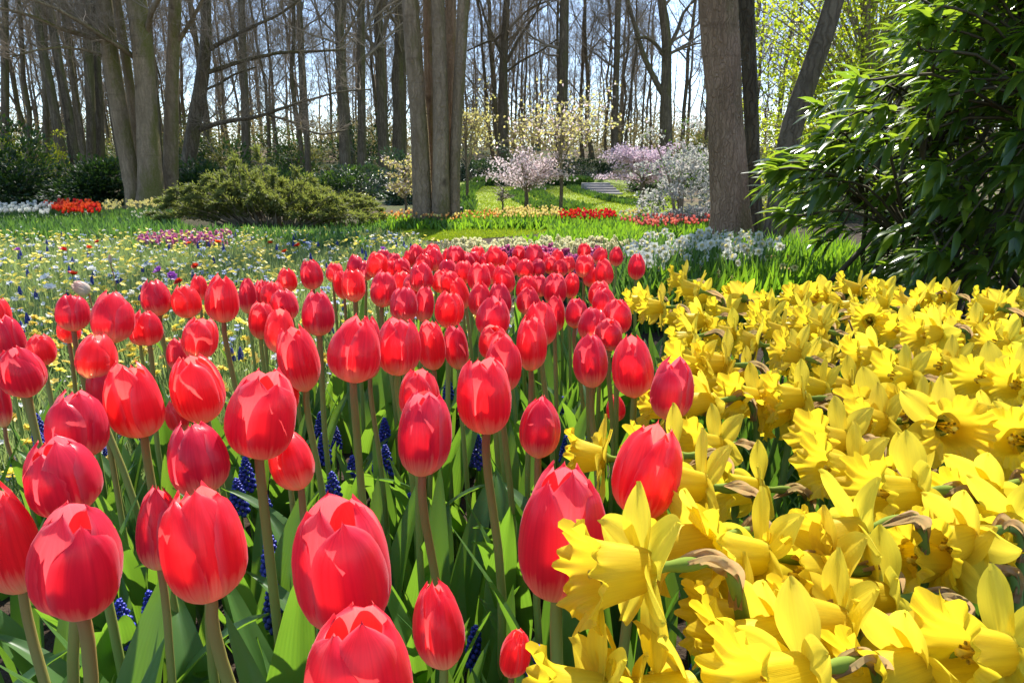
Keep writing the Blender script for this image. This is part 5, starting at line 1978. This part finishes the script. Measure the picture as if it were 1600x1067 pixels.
# ================================================================== BEDS FARTHER OFF
def hyacinth(seed, mat, H=.24):
    rng = np.random.default_rng(seed)
    fl, st = MB(), MB()
    tube(st, np.array([[0, 0, -.02], [0, 0, H * .5], [0, 0, H * .95]]), [.006, .005, .004], 5)
    n = 46
    for i in range(n):
        f = i / n; a = i * 2.4
        rr_ = .026 * (1 - f ** 3) + .004
        c_ = np.array([math.cos(a) * rr_ * .5, math.sin(a) * rr_ * .5, H * .45 + f * H * .55])
        d = np.array([math.cos(a), math.sin(a), .2])
        m = 4
        D = d + rdir(rng, m) * .9
        leaves(fl, np.repeat(c_[None], m, 0), D, rdir(rng, m), .026 * (1 - .4 * f), .009, T_QUAD, rng.uniform(0, 1, m))
    return fl.mesh('flower', M[mat]), st.mesh('stem', M['stem_green'])


M['h_pink'] = petal('pink hyacinth', (.60, .17, .36), (.66, .22, .42), (.55, .2, .35), (.80, .25, .50), (.7, .3, .4), tw=.4)
M['h_magenta'] = petal('magenta hyacinth', (.46, .08, .22), (.52, .12, .27), (.4, .1, .22), (.70, .14, .33), (.5, .2, .3), tw=.4)
M['h_cream'] = petal('cream hyacinth', (.68, .64, .40), (.72, .68, .46), (.5, .55, .25), (.80, .76, .45), (.6, .6, .3), tw=.4, streak=.1)
M['t_yellow'] = petal('yellow bed tulip', (.80, .66, .24), (.82, .70, .30), (.6, .6, .2), (.92, .78, .26), (.7, .6, .2), tw=.45)
M['t_orange'] = petal('orange bed tulip', (.76, .36, .14), (.80, .50, .14), (.7, .5, .1), (.92, .48, .12), (.8, .5, .1), tw=.45)
M['t_deepred'] = petal('deep red bed tulip', (.55, .012, .015), (.60, .02, .02), (.4, .1, .05), (.85, .03, .02), (.6, .2, .05), tw=.45)
M['t_scarlet'] = petal('scarlet bed tulip', (.72, .05, .015), (.76, .07, .02), (.6, .3, .05), (.95, .11, .02), (.8, .4, .1), tw=.45)
M['t_white'] = petal('white bed tulip', (.62, .61, .54), (.66, .65, .57), (.5, .55, .3), (.82, .80, .70), (.6, .6, .4), tw=.4, streak=.08)
M['t_salmon'] = petal('salmon bed tulip', (.70, .18, .13), (.74, .26, .2), (.7, .5, .3), (.90, .28, .2), (.8, .5, .3), tw=.45)
M['n_yellow'] = petal('pale narcissus', (.74, .66, .26), (.76, .66, .24), (.6, .6, .2), (.85, .75, .25), (.6, .6, .2), tw=.4)


def bed_tulip(seed, mat, H=.36, s=.055):
    rng = np.random.default_rng(seed)
    big = tulip_bloom(rng, .6, .4)
    # thinner sampling of the same bloom for the far beds
    fl, st = MB(), MB()
    th = np.arange(6) * math.pi / 3
    for ring in (0, 1):
        for k in range(3):
            a0 = k * 2.094 + ring * 1.047
            T_, U_ = np.meshgrid(np.linspace(0, 1, 6), np.linspace(-1, 1, 4), indexing='ij')
            rr_ = np.interp(T_, [0, .2, .5, .8, 1], [.1, .38, .5, .42, .34]) * (1 if ring == 0 else .85)
            A = a0 + U_ * (1 - np.clip((T_ - .45) / .55, 0, 1) ** 2.2 * .95)
            i = np.arange(5)[:, None] * 4; j = np.arange(3)[None]
            fl.add(np.stack([rr_ * np.cos(A) * s, rr_ * np.sin(A) * s, T_ * s * 1.3 * rng.uniform(.9, 1) + H - s], -1), np.stack([i + j, i + j + 1, i + 4 + j + 1, i + 4 + j], -1).reshape(-1, 4), None, T_, U_, rng.uniform())
    tube(st, np.array([[0, 0, -.02], [.004, 0, H * .5], [0, 0, H - s]]), .004, 4)
    P = np.zeros((3, 3)); a = rng.uniform(0, 6, 3)
    leaves(st, P, np.stack([np.cos(a) * .5, np.sin(a) * .5, np.ones(3)], 1), np.stack([-np.cos(a), -np.sin(a), np.ones(3) * .4], 1), H * .75, .018, T_BLADE3, .5)
    return fl.mesh('flower', M[mat]), st.mesh('stem', M['bulb_leaf'])


def narcissus(seed, mat, cup_mat, H=.38, s=.031):
    rng = np.random.default_rng(seed)
    fl, st = MB(), MB()
    top = np.array([.012, 0, H])
    d = np.array([.9, rng.normal(0, .2), .3 + rng.normal(0, .25)])
    ax = unit(d)
    u = unit(np.cross(ax, (0, .2, 1))); v = np.cross(ax, u)
    a = np.arange(6) * math.pi / 3 + rng.uniform(0, 1)
    D = np.cos(a)[:, None] * u + np.sin(a)[:, None] * v + ax * .12 + rng.normal(0, .1, (6, 3))
    leaves(fl, np.repeat(top[None], 6, 0), D, np.repeat(ax[None], 6, 0), s, s * .42, T_LEAF3, rng.uniform(0, 1, 6))
    cp = MB()
    tube(cp, np.array([top, top + ax * s * .3, top + ax * s * .42]), [s * .16, s * .26, s * .34], 8)
    tube(st, spline([(0, 0, -.02), (-.01, 0, H * .5), (-.012, 0, H - .015), top], 7), .0028, 4)
    return fl.mesh('flower', M[mat]), cp.mesh('cup', M[cup_mat]), st.mesh('stem', M['stem_green'])


def bed(name, kinds, poly, n, H, label, cat, group, seed, fac=(.85, 1.12), rz=None):
    rng = np.random.default_rng(seed)
    out = []
    for (x, y) in sample_poly(rng, poly, n):
        p = on_height(x, y, H)
        t = thing(name, (p[0], p[1], float(ground_z(p[0], p[1]))), label, cat, group, rng.uniform(0, 6.28) if rz is None else R(rz + rng.normal(0, 35)))
        q = rng.uniform(*fac)
        t.scale = (q, q, q)
        k = kinds[int(rng.integers(0, len(kinds)))]
        for nme, me in zip(('flower', 'stem') if len(k) == 2 else ('flower', 'cup', 'stem'), k):
            link(nme, me, t)
        out.append((p[0], p[1]))
    return out


green = {}
HC = [hyacinth(850 + k, 'h_cream') for k in range(3)]
HM = [hyacinth(855 + k, 'h_magenta') for k in range(3)]
HPk = [hyacinth(860 + k, 'h_pink') for k in range(3)]
a1 = bed('cream_hyacinth', HC, [(690, 376), (985, 374), (1000, 388), (820, 390), (720, 386)], 230, .23, 'cream hyacinth in the pale strip between lawn and magenta hyacinths', 'hyacinth', 'cream hyacinths of the pale strip', 1)
a2 = bed('magenta_hyacinth', HM, [(755, 391), (820, 389), (990, 387), (1005, 410), (990, 425), (860, 408)], 200, .23, 'magenta hyacinth in the dark strip just behind the red tulips', 'hyacinth', 'magenta hyacinths behind the tulips', 2)
a3 = bed('pink_hyacinth', HPk, [(208, 370), (260, 363), (365, 361), (360, 376), (230, 378)], 170, .14, 'pink hyacinth in the small drift beyond the flower meadow', 'hyacinth', 'pink hyacinths beyond the meadow', 3, fac=(.55, .75))
WN = [narcissus(870 + k, 't_white', 'n_yellow') for k in range(5)]
a4 = bed('white_narcissus', WN, [(975, 372), (1010, 356), (1090, 352), (1180, 358), (1235, 376), (1180, 385), (1060, 388), (1000, 402), (980, 390)], 210, .37, 'white narcissus in the drift at the foot of the stout brown tree', 'narcissus', 'white narcissi by the brown tree', 4, rz=230, fac=(.72, .96))
YT = [bed_tulip(880 + k, 't_yellow') for k in range(2)]
DT = [bed_tulip(883 + k, 't_deepred') for k in range(2)]
OT = [bed_tulip(886 + k, 't_orange') for k in range(2)]
ST = [bed_tulip(889 + k, 't_scarlet', .34) for k in range(2)]
WT = [bed_tulip(892 + k, 't_white', .36) for k in range(2)]
SA = [bed_tulip(895 + k, 't_salmon', .34) for k in range(2)]
NY = [narcissus(898 + k, 'n_yellow', 't_yellow', .34) for k in range(3)]
b1 = bed('yellow_tulip', YT, [(770, 338), (800, 330), (872, 331), (885, 341), (870, 345), (780, 345)], 210, .12, 'pale yellow tulip in the bright bed before the pink cherry', 'tulip', 'yellow tulips before the back lawn', 5, fac=(.48, .64))
b2 = bed('deep_red_tulip', DT, [(872, 342), (890, 335), (955, 337), (966, 343), (955, 347), (880, 347)], 150, .12, 'deep red tulip in the bed next to the yellow tulips', 'tulip', 'deep red tulips before the back lawn', 6, fac=(.48, .64))
b3 = bed('orange_tulip', OT, [(595, 338), (640, 332), (780, 333), (780, 344), (700, 347), (600, 345)], 130, .12, 'orange tulip in the mixed bed behind the five-stemmed tree', 'tulip', 'orange tulips of the mixed bed', 7, fac=(.42, .60))
b3 += bed('yellow_tulip', YT, [(595, 338), (640, 332), (780, 333), (780, 344), (700, 347), (600, 345)], 80, .12, 'yellow tulip in the mixed bed behind the five-stemmed tree', 'tulip', 'yellow tulips of the mixed bed', 8, fac=(.42, .60))
b4 = bed('salmon_tulip', SA, [(965, 352), (1000, 344), (1110, 340), (1115, 352), (1010, 358)], 140, .14, 'salmon tulip in the bed between white shrub and white narcissi', 'tulip', 'salmon tulips below the white shrub', 9, fac=(.5, .68))
b5 = bed('scarlet_tulip', ST, [(68, 324), (100, 320), (158, 321), (158, 334), (90, 335)], 190, .20, 'scarlet tulip in the bed before the dark hedge', 'tulip', 'scarlet tulips before the hedge', 10, fac=(.68, .9))
b6 = bed('white_tulip', WT, [(-90, 322), (70, 322), (92, 330), (80, 338), (-90, 342)], 230, .20, 'white tulip in the bed beside the scarlet ones', 'tulip', 'white tulips before the hedge', 11, fac=(.66, .85))
b7 = bed('pale_narcissus', NY, [(158, 325), (258, 324), (262, 335), (165, 336)], 130, .16, 'pale yellow narcissus at the foot of mossy twin trunks', 'narcissus', 'pale yellow narcissi before the hedge', 12, fac=(.68, .9))
b8 = bed('white_narcissus', WN, [(205, 340), (225, 336), (255, 337), (262, 342), (215, 345)], 50, .14, 'white narcissus in the small clump beside the juniper', 'narcissus', 'white narcissi beside the juniper', 13, fac=(.45, .6))
b9 = bed('yellow_tulip', YT, [(960, 342), (985, 335), (1005, 338), (1000, 346)], 26, .12, 'yellow tulip in the small group next to the deep red tulips', 'tulip', 'yellow tulips next to deep red ones', 14, fac=(.48, .64))


def around(pts, k, sd, rng):
    P = np.repeat(np.array(pts), k, 0)
    return P + rng.normal(0, sd, P.shape)


rng = np.random.default_rng(90)
blades('hyacinth_leaves', np.concatenate([around(a1, 9, .06, rng), around(a2, 9, .06, rng), around(a3, 8, .06, rng)]), .16, .009, 'bulb_leaf', 91, .45, T_BLADE3)
blades('narcissus_leaves', np.concatenate([around(a4, 14, .09, rng)]), .34, .007, 'bulb_leaf', 92, .2, T_BLADE3)
blades('narcissus_leaves', np.concatenate([around(b7, 10, .12, rng), around(b8, 10, .1, rng)]), .18, .007, 'bulb_leaf', 89, .2, T_BLADE3)
blades('bed_tulip_leaves', np.concatenate([around(b, 9, .14, rng) for b in (b1, b2, b3, b4, b5, b6, b9)]), .15, .014, 'bulb_leaf_bright', 93, .35, T_BLADE3)


def region_xy(poly, n, H, seed):
    rng = np.random.default_rng(seed)
    return np.array([on_height(x, y, H)[:2] for x, y in sample_poly(rng, poly, n)])


# leaf-only drifts
blades('bulb_leaves', region_xy([(-120, 343), (260, 341), (300, 356), (540, 362), (575, 376), (500, 378), (380, 366), (230, 364), (-120, 372)], 5200, .14, 94), .20, .010, 'bulb_leaf', 95, .28, T_BLADE3)
blades('tulip_leaf_drift', region_xy([(870, 352), (975, 347), (1000, 356), (985, 374), (790, 376), (860, 366)], 2200, .16, 96), .20, .016, 'bulb_leaf_bright', 97, .25, T_BLADE3)
blades('daffodil_leaf_drift', region_xy([(1000, 405), (1060, 385), (1230, 372), (1330, 380), (1340, 452), (1150, 448), (1010, 450), (985, 430)], 4200, .22, 98), .30, .0085, 'bulb_leaf_bright', 99, .24, T_BLADE3)
# faded little narcissi among those leaves
FN = [narcissus(905 + k, 'n_yellow', 'spathe', .26, .017) for k in range(3)]
bed('faded_narcissus', FN, [(1020, 410), (1100, 392), (1240, 400), (1250, 430), (1100, 436)], 26, .27, 'small faded yellow narcissus among green leaves behind the daffodils', 'narcissus', 'faded narcissi among the leaves', 15, rz=210)
# borders curving over the back lawn
def strip(name, pl, w, n, H, mat, seed, bw=.02):
    rng = np.random.default_rng(seed)
    P = np.array([on_ground(x, y) for x, y in pl])
    Q = spline(P, 60)
    i = rng.integers(0, 59, n); f = rng.uniform(0, 1, (n, 1))
    q = Q[i] * (1 - f) + Q[i + 1] * f
    t = Q[i + 1] - Q[i]; nrm = np.stack([-t[:, 1], t[:, 0]], 1); nrm /= np.linalg.norm(nrm, axis=1)[:, None]
    XY = q[:, :2] + nrm * rng.uniform(-w, w, (n, 1))
    blades(name, XY, H, bw, mat, seed + 1, .3, T_BLADE3)
    return XY


M['border'] = leafy('dark border leaf', (.04, .085, .02), (.065, .12, .028), (.17, .30, .03), tw=.32, rough=.4, spec=.4)
strip('border_leaves', [(838, 291), (815, 299), (810, 308), (822, 318), (845, 325), (880, 330)], .22, 1300, .13, 'border', 120)
strip('border_leaves', [(850, 293), (840, 300), (846, 309), (872, 318), (915, 328)], .22, 1300, .13, 'border', 122)
sx = strip('border_leaves', [(893, 293), (912, 303), (950, 313), (1000, 323)], .2, 1200, .13, 'border', 124)
strip('border_leaves', [(722, 333), (724, 318), (727, 306), (738, 295), (748, 290)], .25, 1300, .2, 'border', 126)
strip('hedge_leaves', [(745, 291), (800, 290), (860, 290), (925, 291)], .2, 1600, .35, 'border', 128)

# withered stalks standing up between the daffodils
M['dry'] = plain('dry stalk', (.30, .14, .06), (.42, .22, .10), .8, .2, 40)
for x0, y0, x1, y1, lab in ((1326, 500, 1357, 596, 'withered red brown stalk leaning between the upper daffodils'), (1545, 505, 1530, 610, 'green and brown bare stalk standing among the daffodils near the laurel')):
    p = at_z(x0, y0, .47)
    q = at_y(x1, y1, p[1] - .01)
    t = thing('dried_stalk', (q[0], q[1], 0), lab, 'stalk')
    mb = MB()
    b0 = np.array([q[0], q[1], 0])
    tube(mb, spline([(0, 0, -.02), q - b0, (q + p) / 2 - b0 + (.003, 0, 0), p - b0], 14), np.linspace(.0042, .0015, 14), 7, cap=True)
    mb.obj('stem', M['dry'], t)
    lf = link('leaf', DLEAF[3], t); lf.scale = (.7, .7, .7)

blades('low_leaves', region_xy([(300, 357), (420, 350), (600, 345), (612, 352), (600, 366), (300, 368)], 1500, .06, 190), .12, .008, 'bulb_leaf', 191, .4, T_BLADE3)
